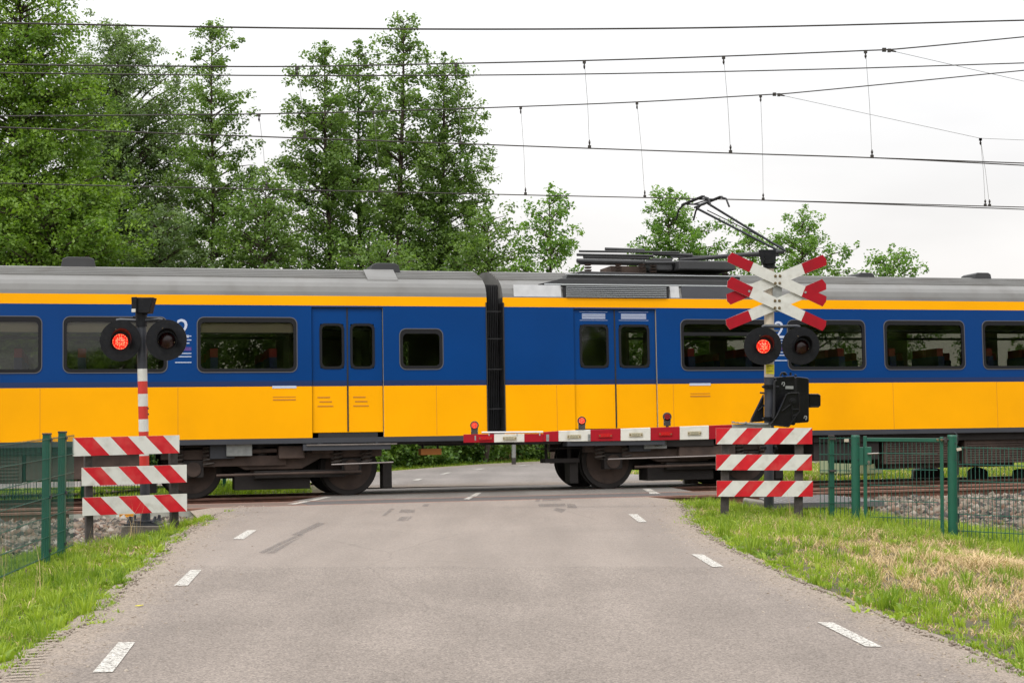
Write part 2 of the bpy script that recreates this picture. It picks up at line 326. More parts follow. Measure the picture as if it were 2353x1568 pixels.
def fastmesh(name, verts, faces_n, idx, mats, tint=None, parent=None, midx=None):
    """verts (N,3); all faces have faces_n corners; idx flat"""
    me = bpy.data.meshes.new(name); nv = len(verts); nf = len(idx) // faces_n
    if parent is not None: verts = verts - np.array(WM[parent.name].translation)
    me.vertices.add(nv); me.vertices.foreach_set('co', verts.astype(np.float32).ravel())
    me.loops.add(nf * faces_n); me.loops.foreach_set('vertex_index', idx.astype(np.int32))
    me.polygons.add(nf); me.polygons.foreach_set('loop_start', np.arange(0, nf * faces_n, faces_n, dtype=np.int32))
    for q in mats: me.materials.append(M[q])
    if midx is not None: me.polygons.foreach_set('material_index', midx.astype(np.int32))
    me.update(calc_edges=True)
    if tint is not None:
        a = me.attributes.new('tint', 'FLOAT', 'POINT'); a.data.foreach_set('value', tint.astype(np.float32))
    o = bpy.data.objects.new(name, me); COL.objects.link(o)
    if parent is not None: o.parent = parent
    return o
def text(name, body, size, M4, matn, parent):
    c = bpy.data.curves.new(name, 'FONT'); c.body = body; c.size = size; c.align_x = 'CENTER'; c.align_y = 'CENTER'; c.extrude = .0005; c.resolution_u = 3
    t = bpy.data.objects.new(name, c); COL.objects.link(t)
    dg = bpy.context.evaluated_depsgraph_get(); me = bpy.data.meshes.new_from_object(t.evaluated_get(dg)); bpy.data.objects.remove(t)
    me.materials.clear(); me.materials.append(M[matn]); W = WM[parent.name]
    me.transform(W.inverted() @ M4)
    o = bpy.data.objects.new(name, me); COL.objects.link(o); o.parent = parent; WM[o.name] = W; return o
# ---------------------------------------------------------------- terrain and road
def edge_fn(pix):
    p = sorted([(gp(u, v).y, gp(u, v).x) for u, v in pix]); return np.array([a for a, b in p]), np.array([b for a, b in p])
ely, elx = edge_fn([(478, 1180), (400, 1235), (345, 1290), (300, 1330), (240, 1385), (190, 1428), (110, 1470), (30, 1520), (-60, 1575)])
ery, erx = edge_fn([(1568, 1150), (1580, 1172), (1608, 1212), (1690, 1262), (1790, 1308), (1880, 1348), (2000, 1398), (2130, 1452), (2250, 1492), (2400, 1560)])
def XL(y): return np.interp(y, ely, elx)
def XR(y): return np.interp(y, ery, erx)
def sm(t): t = np.clip(t, 0, 1); return t * t * (3 - 2 * t)
def pn(x, y, k=1., o=0.):
    return (np.sin(x * 2.1 * k + 1.3 + o) * np.cos(y * 1.7 * k - .7 + o) + .6 * np.sin(x * 4.7 * k + y * 3.9 * k + o) + .4 * np.cos(x * 9.1 * k - y * 7.3 * k + 2 * o)) / 2
def SQ(x, y):
    return x * math.cos(PSI) + (y - 22.2) * math.sin(PSI), -x * math.sin(PSI) + (y - 22.2) * math.cos(PSI)
def znear(x, y):
    dl = XL(y) - x; dr = x - XR(y)
    z = np.zeros_like(x) - .03
    z = np.where(dl > 0, -.03 - .19 * np.clip(dl, 0, 1.2) + .012 * pn(x, y, 2), z)
    z = np.where(dr > 0, -.03 - .03 * np.clip(dr, 0, 1.8) - .14 * np.clip(dr - 1.9, 0, 3.2) + .012 * pn(x, y, 2), z)
    return z
def ballz(s, q):
    zt = .007 * s - .036 * np.maximum(q, 0)
    z = zt - .175
    z = z - .33 * sm((-q - .85) / 1.75)
    z = z - .4 * sm((q - 6.4) / 1.4) - .06 * np.exp(-((q - 2.6) / .5) ** 2)
    return z
def terr(x, y):
    x = np.asarray(x, float); y = np.asarray(y, float); s, q = SQ(x, y)
    far = -.25 - .012 * (q - 7) - .035 - .3 * sm((-s - 3.) / 3) * sm(1 - (q - 7) / 12) + .02 * pn(x, y, .6)
    zn = znear(x, y); b = ballz(s, q) - .09
    cs = sm((s + 5.2) / .6) * sm((3.3 - s) / .7)
    z = np.where(q > -1.2, b, zn + (b - zn) * sm((q + 2.9) / 1.6)); z2 = zn + (b - zn) * sm((q + .75) / .45); z = np.where(q < 2, z * (1 - cs) + z2 * cs, z)
    z = np.where(q > 6.4, b + (far - b) * sm((q - 6.4) / 1.), z)
    return z
def grid(name, xs, ys, fz, m, kind='structure'):
    X, Y = np.meshgrid(xs, ys); Z = fz(X, Y); n = len(xs); k = len(ys)
    vs = np.stack([X.ravel(), Y.ravel(), Z.ravel()], 1)
    i = (np.arange(k - 1)[:, None] * n + np.arange(n - 1)[None]).ravel()
    idx = np.stack([i, i + 1, i + n + 1, i + n], 1).ravel()
    o = fastmesh(name, vs, 4, idx, [m]); o.data.shade_smooth(); tag(o, kind=kind); return o
xs = np.concatenate([[-900, -400, -150, -70, -40], np.arange(-24, 22.1, .3), [30, 45, 80, 160, 400, 900]])
ys = np.concatenate([[-300, -80, -20, -5, 0, 2, 4], np.arange(5, 34, .3), np.arange(34, 60, 1.5), [70, 90, 130, 200, 400, 1200, 3000]])
grid('ground', xs, ys, terr, 'soil')
def edgeattr(o, vals):
    a = o.data.attributes.new('edge', 'FLOAT', 'POINT'); a.data.foreach_set('value', np.asarray(vals, dtype=np.float32))
# near road
rows = []; ev = []; NC = 24; SL, SR = -4.35, 2.15
pl, pr = TP(SL, -.075), TP(SR, -.075)
ts = np.concatenate([[0, .1, .2], np.linspace(.25, 1, 60)])
for t in ts:
    yl = -6 + t * (pl.y + 6); yr = -6 + t * (pr.y + 6)
    xl = float(XL(yl)) if yl < ely[-1] else float(XL(ely[-1])) + (pl.x - float(XL(ely[-1]))) * (yl - ely[-1]) / max(pl.y - ely[-1], 1e-6)
    xr = float(XR(yr)) if yr < ery[-1] else float(XR(ery[-1])) + (pr.x - float(XR(ery[-1]))) * (yr - ery[-1]) / max(pr.y - ery[-1], 1e-6)
    for c in range(NC + 1):
        f = c / NC; x = xl - .12 + (xr - xl + .24) * f; y = yl + (yr - yl) * f
        s, q = SQ(x, y); z = .007 * s * float(sm((y - 16) / 5))
        dd = min(f, 1 - f) * (xr - xl)
        z -= .035 * float(sm(1 - dd / .16))
        rows.append((x, y, z)); ev.append(max(0, 1 - dd / .75) * .85 + .1 * (1 - min(1, dd / 1.5)))
k = len(ts); n = NC + 1; i = (np.arange(k - 1)[:, None] * n + np.arange(n - 1)[None]).ravel()
road = fastmesh('road', np.array(rows), 4, np.stack([i, i + 1, i + n + 1, i + n], 1).ravel(), ['asphalt']); road.data.shade_smooth(); tag(road, kind='structure'); edgeattr(road, ev)
# crossing deck between and beside the rails
def deck(name, s0, s1, q0, q1, m, w=-.004, skew0=0., skew1=0., thick=.12):
    b = MB(); b.prism([TP(s0, q0, w), TP(s1, q0, w), TP(s1 + skew1, q1, w), TP(s0 + skew0, q1, w)][::-1], W3 * -thick)
    o = b.build(name, m); tag(o, kind='structure'); return o
deck('crossing_panel', -2.85, 3.0, .045, 1.455, 'panel')
deck('crossing_panel', -5.0, -2.86, .045, 1.455, 'panelr')
deck('crossing_panel', 3.01, 4.1, .045, 1.455, 'panelr')
deck('crossing_surface', -2.95, 3.35, 1.545, 3.955, 'asphalt2', skew0=.9, skew1=.5)
deck('crossing_surface', -2.2, 4.6, 4.045, 5.455, 'asphalt2', skew0=.3, skew1=.3)
deck('crossing_surface', -1.9, 5.0, 5.545, 7.1, 'asphaltf', skew0=.3, skew1=.6, thick=.3)
# far road: a strip turning right behind the line
def fp(u, v, z=-.3): return gp(u, v, z)
farl = [(-500, 1116), (-100, 1111), (270, 1104), (600, 1095), (845, 1083), (930, 1075), (1000, 1068), (1120, 1058), (1270, 1049.5), (1450, 1043), (1700, 1035)]
nearl = [(-500, 1135), (-100, 1129), (270, 1120), (600, 1116), (840, 1106), (862, 1112), (900, 1122), None, None, None, None]
b = MB(); up = V((0, 0, .0))
A = [fp(u, v) for u, v in farl]
Bn = [fp(*p) for p in [(-500, 1135), (-100, 1129), (270, 1120), (600, 1116), (815, 1109)]]
cl = TP(-1.6, 7.05); cr = TP(5.4, 7.05)
Bn += [V((cl.x, cl.y, -.3)), V((cl.x * .6 + cr.x * .4, cl.y * .6 + cr.y * .4, -.285)), V((cr.x, cr.y, -.27)), fp(1545, 1100), fp(1640, 1078), fp(1880, 1056)]
nsub = 5; vs = []; ev = []
for a, c in zip(A, Bn):
    for k in range(nsub + 1):
        f = k / nsub; p = c.lerp(a, f); _, q = SQ(p.x, p.y)
        vs.append((p.x, p.y, float(zfar(q)) + .012)); ev.append(.75 if k in (0, nsub) else .12)
n = nsub + 1; i = (np.arange(len(A) - 1)[:, None] * n + np.arange(n - 1)[None]).ravel()
fr = fastmesh('far_road', np.array(vs), 4, np.stack([i, i + n, i + n + 1, i + 1], 1).ravel(), ['asphaltf']); tag(fr, kind='structure'); edgeattr(fr, ev)
# road markings
def marking(pix, z=None, w=None, m='marking'):
    pts = []
    for u, v in pix:
        if w is not None:
            s, q = slab(u, v, w); pts.append(TP(s, q, w))
        else:
            p = gp(u, v, z if z is not None else 0.)
            s, q = SQ(p.x, p.y)
            if z is None: p.z = .007 * s * float(sm((p.y - 16) / 5)) + .006
            pts.append(p)
    b = MB(); b.poly(pts[::-1] if m == 'marking' else pts); o = b.build('road_marking' if m == 'marking' else 'tyre_mark', m); tag(o, kind='structure'); return o
c7 = crop(0, 1900, 1.681); c8 = crop(2400, 1850, 1.4864)
for q in [[c7(605, 1205), c7(737, 1202), c7(884, 1007), c7(775, 1007)], [c7(1135, 638), c7(1228, 635), c7(1318, 533), c7(1245, 534)],
          [c7(1521, 331), c7(1592, 332), c7(1677, 270), c7(1617, 270)],
          [c8(1158, 849), c8(1248, 850), c8(1535, 992), c8(1437, 989)], [c8(430, 455), c8(497, 456), c8(618, 528), c8(551, 528)],
          [c8(66, 225), c8(117, 225), c8(173, 269), c8(124, 270)]]:
    marking(q)
c3 = crop(700, 1850, 3.9217); c6 = crop(2400, 1780, 4.706); cr7 = crop(1400, 1700, 2.941)
for q in [[c3(1640, 430), c3(1760, 430), c3(2000, 384), c3(1900, 384)], [c3(1960, 374), c3(2060, 374), c3(2310, 318), c3(2220, 320)],
          [cr7(1183, 706), cr7(1250, 708), cr7(1298, 682), cr7(1240, 682)], [cr7(1258, 674), cr7(1330, 674), cr7(1392, 630), cr7(1330, 634)],
          [c6(600, 656), c6(805, 656), c6(715, 620), c6(580, 622)], [c6(545, 612), c6(700, 610), c6(600, 560), c6(465, 562)]]:
    marking(q, w=.0015)
for q in [[cr7(600, 512), cr7(665, 513), cr7(725, 490), cr7(672, 490)], [cr7(912, 424), cr7(965, 423), cr7(1052, 398), cr7(1000, 399)],
          [cr7(1290, 362), cr7(1345, 361), cr7(1440, 343), cr7(1385, 344)], [cr7(1768, 305), cr7(1830, 303), cr7(1950, 287), cr7(1890, 288)]]:
    pts = [fp(u, v, -.3) for u, v in q]; b = MB()
    pts = [V((p.x, p.y, float(zfar(SQ(p.x, p.y)[1])) + .018)) for p in pts]; b.prism(pts[::-1], (0, 0, -.003)); tag(b.build('road_marking', 'marking'), kind='structure')
for q in [[c7(1690, 420), c7(1730, 424), c7(1900, 338), c7(1995, 300), c7(1960, 296), c7(1830, 350)], [c7(1740, 424), c7(1795, 424), c7(1930, 340), c7(1990, 310), c7(1900, 345)],
          [c7(1900, 305), c7(1960, 306), c7(2130, 222), c7(2080, 215)],
          ]:
    marking(q, m='skid')
s1 = crop(700, 1600, 2.139); s2 = crop(1600, 1600, 1.81)
for q in [[s1(1680, 860), s1(1710, 862), s1(1790, 800), s1(1750, 800)], [s1(1820, 835), s1(1950, 835), s1(1960, 808), s1(1840, 808)], [s1(1800, 905), s1(1870, 908), s1(1905, 868), s1(1840, 868)], [s1(1880, 905), s1(1895, 905), s1(1940, 866), s1(1915, 866)], [s1(2010, 785), s1(2060, 785), s1(2080, 765), s1(2030, 765)],
          [s2(870, 636), s2(900, 636), s2(910, 614), s2(880, 614)], [s2(920, 634), s2(1060, 628), s2(1040, 612), s2(930, 614)], [s2(900, 672), s2(1090, 668), s2(1080, 650), s2(890, 652)], [s2(1000, 695), s2(1060, 715), s2(1090, 690), s2(1020, 680)], [s2(1100, 680), s2(1170, 682), s2(1150, 655), s2(1095, 650)]]:
    marking(q, m='skid')
M['sandbar'] = markmat('dried_mud', (.3, .25, .2), .35, .6, 30, .85)
for i_ in range(17):
    f = i_ / 16; x_ = 95 + 290 * f; y_ = 1255 - 320 * f; w_ = 110 - 62 * f; h_ = 11 - 5 * f
    marking([c7(x_ - w_, y_ + h_ * .7), c7(x_ + w_, y_ - h_ * .1), c7(x_ + w_ * .97, y_ - h_), c7(x_ - w_ * .97, y_ - h_ * .3)], m='sandbar')
# ---------------------------------------------------------------- rails and ballast
def rail_mesh(b, q, s0, s1, m=(0, 1, 2)):
    # head, web, foot as one profile; materials: 0 rust, 1 top band, 2 edge
    pr = [(-.06, -.142), (.06, -.142), (.06, -.132), (.012, -.118), (.008, -.045), (.034, -.034), (.035, -.004), (.03, 0), (-.03, 0), (-.035, -.004), (-.034, -.034), (-.008, -.045), (-.012, -.118), (-.06, -.132)]
    n = len(pr); i = len(b.v)
    for s in (s0, s1):
        for a, w in pr: b.v.append(TP(s, q + a, w))
    for k in range(n):
        b.f.append([i + k, i + n + k, i + n + (k + 1) % n, i + (k + 1) % n])
        b.m.append(1 if k == 7 else (2 if k in (8, 9) else 0))
    b.f.append([i + k for k in range(n)]); b.m.append(0); b.f.append([i + n + k for k in range(n)][::-1]); b.m.append(0)
TRK = frame_matrix(0)
def sleeper_mesh(q):
    b = MB()
    b.prism([V((-.13, q - .55, -.155)), V((.13, q - .55, -.155)), V((.15, q - .55, -.3)), V((-.15, q - .55, -.3))], (0, 2.6, 0), 0)
    for qq in (q, q + 1.5):
        b.bx(-.1, .1, qq - .17, qq + .17, -.153, -.142, 1)
        for sg in (-1, 1):
            b.bx(-.035, .035, qq + sg * .09 - .025, qq + sg * .09 + .025, -.142, -.1, 1)
            b.tube((0, qq + sg * .11, -.142), (0, qq + sg * .11, -.085), .016, n=6, m=1)
            b.tube((-.05, qq + sg * .1, -.12), (.05, qq + sg * .1, -.12), .012, n=6, m=1)
    return b
for name, lab, q0 in (('railway_track', 'rusty railway track nearest the camera, empty, running between the fences and the train', 0.), ('railway_track', 'railway track carrying the yellow and blue train', 4.)):
    t = thing(name, lab, 'railway track', matrix=TRK, group='railway tracks at the crossing')
    for k in (0, 1.5):
        b = MB(); rail_mesh(b, q0 + k, -26, 34); b.build('rail', ['rust', 'railtop' if q0 else 'railedge', 'railedge'], t)
    proto = None
    for i in range(-24, 50):
        s = i * .6 + .17
        if -4.6 < s < 4: continue
        if proto is None:
            proto = sleeper_mesh(q0).build('sleeper', ['concrete', 'rust'], t, local=True); proto.location = (s, 0, 0)
        else:
            c = proto.copy(); COL.objects.link(c); c.parent = t; c.location = (s, 0, 0)
    if q0 == 0:
        j = MB(); j.box(TP(-5.15, -.045, -.082), (1.75, .03, .085), 0, (T3, N3, W3)); j.box(TP(-5.15, -.06, -.128), (1.75, .06, .02), 0, (T3, N3, W3))
        jo = j.build('insulated_joint', 'jointgrey', t); jo['label'] = 'grey painted joint bar with an orange instruction sticker'
        cc = crop(250, 1820, 4.706)
        sa, _ = face(*cc(1140, 880), qf=-.065, q0=0); 
        st = MB(); st.box(TP(sa, -.0625, -.078), (.185, .003, .06), 0, (T3, N3, W3)); so = st.build('sticker', 'ostick', jo)
        sb, _ = face(*cc(992, 885), qf=-.065, q0=0)
        st = MB(); st.box(TP(sb, -.0625, -.078), (.055, .003, .03), 0, (T3, N3, W3)); st.build('sticker', 'white', jo)
        for kk, tx in ((.013, 'Zorgvuldig behandelen,'), (-.014, 'lees instructie!')):
            mt = Matrix((( T3.x, W3.x, -N3.x, 0), (T3.y, W3.y, -N3.y, 0), (T3.z, W3.z, -N3.z, 0), (0, 0, 0, 1))); P = TP(sa, -.0655, -.078 + kk); mt[0][3], mt[1][3], mt[2][3] = P
            text('lettering', tx, .0185, mt, 'ink', jo)
# ballast stones
def stones(n, sr, qr, seed, size=(.026, .056), f=ballz, jit=.045):
    r = np.random.default_rng(seed); s = r.uniform(*sr, n); q = r.uniform(*qr, n)
    x = O.x + T3.x * s + N3.x * q; y = O.y + T3.y * s + N3.y * q; z = f(s, q) + r.uniform(-.012, jit, n)
    base = np.array([[-1, -1, -1], [1, -1, -1], [1, 1, -1], [-1, 1, -1], [-1, -1, 1], [1, -1, 1], [1, 1, 1], [-1, 1, 1]], float)
    v = base[None] * r.uniform(.45, 1.1, (n, 8, 3)); v *= r.uniform(*size, (n, 1, 1)) * r.uniform(.65, 1.35, (n, 1, 3))
    a, b_, c = r.uniform(0, 6.28, (3, n)); ca, sa = np.cos(a), np.sin(a); cb, sb = np.cos(b_), np.sin(b_)
    v = np.stack([v[..., 0] * ca[:, None] - v[..., 1] * sa[:, None], v[..., 0] * sa[:, None] + v[..., 1] * ca[:, None], v[..., 2]], -1)
    v = np.stack([v[..., 0] * cb[:, None] + v[..., 2] * sb[:, None], v[..., 1], -v[..., 0] * sb[:, None] + v[..., 2] * cb[:, None]], -1)
    v += np.stack([x, y, z], 1)[:, None]
    fq = np.array([[0, 3, 2, 1], [4, 5, 6, 7], [0, 1, 5, 4], [1, 2, 6, 5], [2, 3, 7, 6], [3, 0, 4, 7]])
    idx = (np.arange(n)[:, None, None] * 8 + fq[None]); return v.reshape(-1, 3), idx.reshape(-1), np.repeat(r.random(n), 8)
def bank(name, parts, m, fn=4, kind='stuff', label=None):
    vs = []; ix = []; tn = []; o = 0
    for v, i, t in parts: vs.append(v); ix.append(i + o); tn.append(t); o += len(v)
    ob = fastmesh(name, np.concatenate(vs), fn, np.concatenate(ix), [m], np.concatenate(tn)); tag(ob, label, kind=kind); return ob
bz2 = lambda s, q: ballz(s, q) - .02
bank('ballast_gravel', [stones(9000, (-9.5, -4.1), (-2.75, -.08), 1), stones(11000, (3.7, 10.5), (-2.6, -.08), 2),
     stones(5200, (-8.2, -4.25), (-4.6, -2.0), 12, (.02, .045), lambda s_, q_: np.where((T3.x * s_ + N3.x * q_ < -3.95) & (O.y + T3.y * s_ + N3.y * q_ > 17.8 + (T3.x * s_ + N3.x * q_ + 4.85) * 1.75), terr(T3.x * s_ + N3.x * q_, O.y + T3.y * s_ + N3.y * q_) + .01, -3.)),
     stones(2600, (-9.5, -5), (.1, 1.4), 3, (.022, .042), bz2), stones(2600, (4.1, 13), (.1, 1.4), 4, (.022, .042), bz2),
     stones(3800, (-9.5, -3.0), (1.6, 3.9), 5, (.024, .044)), stones(5200, (3.7, 14), (1.6, 3.9), 6, (.024, .044)),
     stones(1800, (-10, -2.5), (4.1, 7.2), 7, (.025, .045)), stones(2800, (5, 15), (4.1, 7.2), 8, (.025, .045))], 'stone')
def stonebed(s0, s1):
    ss = np.arange(s0, s1 + .01, .25); qq = np.arange(-2.9, 7.6, .15); S, Q = np.meshgrid(ss, qq)
    x = T3.x * S + N3.x * Q; y = O.y + T3.y * S + N3.y * Q; z = ballz(S, Q) - .03; n = len(ss); k = len(qq)
    i = (np.arange(k - 1)[:, None] * n + np.arange(n - 1)[None]).ravel()
    o = fastmesh('ballast_bed', np.stack([x.ravel(), y.ravel(), z.ravel()], 1), 4, np.stack([i, i + 1, i + n + 1, i + n], 1).ravel(), ['stone'], RNG.random(n * k) * .0); tag(o, kind='structure')
M['gravelm'] = tintmat('shoulder_gravel', [(.09, .07, .055), (.2, .16, .125), (.34, .29, .24)], .9)
def edgegravel(n, side, seed):
    r = np.random.default_rng(seed); y = 8 + 13.4 * r.random(n); w = np.abs(r.normal(0, .3, n)) - .14
    x = XL(y) + .0 + w if side < 0 else XR(y) - w; s, q = SQ(x, y); v, i, t = stones(n, (0, 1), (0, 1), seed + 1, (.004, .011), lambda a, b: np.zeros_like(a), .004)
    t = .45 + .55 * t; v = v.reshape(n, 8, 3); c = v.mean(1, keepdims=True); v = v - c + np.stack([x, y, .007 * s * sm((y - 16) / 5) - .004 - .05 * sm(1 - (w + .12) / .15)], 1)[:, None]; return v.reshape(-1, 3), i, t
bank('roadside_gravel', [edgegravel(2600, -1, 91), edgegravel(2600, 1, 93)], 'gravelm')
stonebed(-26, -4.2); stonebed(3.6, 34)
# ---------------------------------------------------------------- grass
def blades(cx, cy, n_per, hgt, seed, spread=.03, width=.0035, lean=.5, f=terr, flat=0.):
    r = np.random.default_rng(seed); n = len(cx); k = n_per; N_ = n * k
    X = np.repeat(cx, k); Y = np.repeat(cy, k); h = np.repeat(hgt, k) * r.uniform(.55, 1.2, N_)
    an = r.uniform(0, 6.28, N_); rad = r.uniform(0, 1, N_) * spread * (.6 + np.repeat(hgt, k) * 4)
    bxp = X + np.cos(an) * rad; byp = Y + np.sin(an) * rad; bzp = f(bxp, byp) - .005
    le = r.uniform(.1, 1, N_) * lean + flat; dx = np.cos(an) * le; dy = np.sin(an) * le
    ca = r.uniform(0, 6.28, N_); wx = np.cos(ca) * width; wy = np.sin(ca) * width
    wx *= r.uniform(.7, 1.5, N_); z1 = .6 * (1 - flat * .8); z2 = 1 - .25 * le - flat * .75
    P = np.empty((N_, 5, 3))
    P[:, 0] = np.stack([bxp - wx, byp - wy, bzp], 1); P[:, 1] = np.stack([bxp + wx, byp + wy, bzp], 1)
    mx = bxp + dx * h * .35; my = byp + dy * h * .35; mz = bzp + h * z1
    P[:, 2] = np.stack([mx - wx * .8, my - wy * .8, mz], 1); P[:, 3] = np.stack([mx + wx * .8, my + wy * .8, mz], 1)
    P[:, 4] = np.stack([bxp + dx * h, byp + dy * h, bzp + h * z2], 1)
    tr = np.array([[0, 1, 3], [0, 3, 2], [2, 3, 4]]); idx = (np.arange(N_)[:, None, None] * 5 + tr[None]).reshape(-1)
    t = np.clip(np.repeat(r.random(n), k) * .4 + r.random(N_) * .4 + .22 * pn(X, Y, 1.1, 3.) + .1, 0, 1); return P.reshape(-1, 3), idx, np.repeat(t, 5)
def dryness(x, y):
    a = np.exp(-(((x - 4.4) / 1.25) ** 2 + ((y - 14.0) / 3.6) ** 2)) * 2.1 + np.exp(-(((x - 3.0) / .7) ** 2 + ((y - 19.3) / 1.6) ** 2)) * .35
    a += .4 * np.exp(-(((x + 4.1) / .6) ** 2 + ((y - 15.5) / 2.) ** 2)); return a + .38 * pn(x, y, 1.3, .5)
def verge(n, side, seed):
    r = np.random.default_rng(seed); y = 7.2 + (23.2 - 7.2) * r.random(n) ** 1.1
    w = r.random(n)
    if side < 0: x = XL(y) + .3 - w * 2.8; d = XL(y) - x + .08
    else: x = XR(y) - .3 + w * 5.4; d = x - XR(y) + .08
    s, q = SQ(x, y); e = .03 + .24 * pn(x, y, 1.7) + .1 * pn(x, y, 6.)
    ok = (d > e) & ((q < -1.95 + .2 * pn(x, y, 3) + (.75 if side > 0 else .5) * (d < 2.0)) | ((q < -.5) & (s > -4.95) & (s < 2.9 + .3 * pn(x, y, 5))))
    ok &= pn(x, y, 3.3, 4.) > -.72
    if side < 0: ok &= (x > -4.95 - .02 * y) & ((y < 17.75 + (x + 4.85) * 1.75 + .15 * pn(x, y, 4)) | (x > -3.75)) & (np.hypot(x + 4.42, (y - 18.5) / 1.5) > .4)
    return x[ok], y[ok], d[ok]
gl = []; dryb = []
for side, n, sd in ((-1, 13500, 21), (1, 24000, 22)):
    x, y, d = verge(n, side, sd); r = np.random.default_rng(sd + 5); dr = dryness(x, y); isd = r.random(len(x)) < np.clip(dr * 1.1, 0, .93)
    patch = sm(.5 + .9 * pn(x, y, .8, 2.)); hh = (.035 + .05 * r.random(len(x)) + .05 * patch) * (.45 + .55 * sm(d / 1.1))
    if side > 0: hh = np.where((y > 17.2), hh * 1.35 + .02, hh)
    else: hh *= 1.1
    a = ~isd; gl.append(blades(x[a], y[a], 6, hh[a], sd + 1, width=.0038, lean=.75))
    dryb.append(blades(x[isd], y[isd], 4, hh[isd] * 1.3 + .02, sd + 2, width=.0028, lean=.9, flat=.45))
    kk = r.random(len(x)) < .22; dryb.append(blades(x[kk], y[kk], 3, hh[kk] * .7 + .01, sd + 8, width=.0026, lean=1., flat=.5))
    # taller scattered tufts
    k = r.choice(len(x), 260 if side < 0 else 420, replace=False); k = k[(d[k] > .15)]
    gl.append(blades(x[k], y[k], 34, .1 + .09 * r.random(len(k)), sd + 3, spread=.055, width=.0035, lean=.7))
    ke = np.where(d < .45)[0]; ke = r.choice(ke, min(150, len(ke)), replace=False); gl.append(blades(x[ke], y[ke], 22, .035 + .035 * r.random(len(ke)), sd + 6, spread=.05, width=.006, lean=1.1, flat=.1))
    kw = r.choice(len(x), 110, replace=False); gl.append(blades(x[kw], y[kw], 9, .07 + .07 * r.random(len(kw)), sd + 7, spread=.04, width=.014, lean=1.2, flat=.15))
    k = r.choice(len(x), 60, replace=False); k = k[d[k] > .5]; dryb.append(blades(x[k], y[k], 3, .28 + .2 * r.random(len(k)), sd + 4, spread=.02, width=.0018, lean=.35))
# straw heap
r = np.random.default_rng(77); hx = 4.75 + r.normal(0, .42, 260); hy = 14.9 + r.normal(0, .35, 260)
dryb.append(blades(hx, hy, 9, .16 + .2 * r.random(260), 78, width=.003, lean=1., flat=.55))
# beyond the line
def farz(x, y): return terr(x, y)
def farstrip(n, sr, qr, seed):
    r = np.random.default_rng(seed); s = r.uniform(*sr, n); q = r.uniform(*qr, n)
    return T3.x * s + N3.x * q, O.y + T3.y * s + N3.y * q
fx, fy = farstrip(6500, (-14, -1.9), (6.9, 9.6), 31); r = np.random.default_rng(33)
gl.append(blades(fx, fy, 5, .1 + .12 * r.random(len(fx)), 32, spread=.06, width=.007, lean=.8))
fx, fy = farstrip(9000, (5.6, 20), (6.9, 15), 34); gl.append(blades(fx, fy, 4, .08 + .08 * r.random(len(fx)), 35, spread=.07, width=.008, lean=.8))
k = r.random(len(fx)) < .25; dryb.append(blades(fx[k], fy[k], 3, .12 + .1 * r.random(k.sum()), 36, spread=.07, width=.008, lean=.9, flat=.3))
# few weeds between the rails at the right edge of the deck
fx, fy = farstrip(70, (3.6, 6.0), (3.2, 3.8), 37); gl.append(blades(fx, fy, 12, .09 + .05 * r.random(70), 38, spread=.05, width=.006, lean=.9, f=lambda x, y: terr(x, y) + .06))
def far_edge(t):   # far side of far road
    pts = A; f = t * (len(pts) - 1); i = np.minimum(f.astype(int), len(pts) - 2); g = f - i
    P = np.array([[p.x, p.y] for p in pts]); return P[i] * (1 - g)[:, None] + P[i + 1] * g[:, None]
t = r.random(9000); e = far_edge(t); dd = r.random(9000) ** 1.2 * 2.2 + .02; nn = np.array([-.35, .94]); fx = e[:, 0] + nn[0] * dd; fy = e[:, 1] + nn[1] * dd
gl.append(blades(fx, fy, 4, .06 + .14 * dd * .5 * r.random(9000), 41, spread=.07, width=.01, lean=.8))
t = r.uniform(.72, .95, 2500); e = far_edge(t); dd = 1.2 + r.random(2500) * 2.; fx = e[:, 0] + nn[0] * dd; fy = e[:, 1] + nn[1] * dd
dryb.append(blades(fx, fy, 6, .5 + .7 * r.random(2500), 42, spread=.05, width=.01, lean=.5))
bank('grass', gl, 'grass', 3); bank('dry_grass', dryb, 'dry', 3)
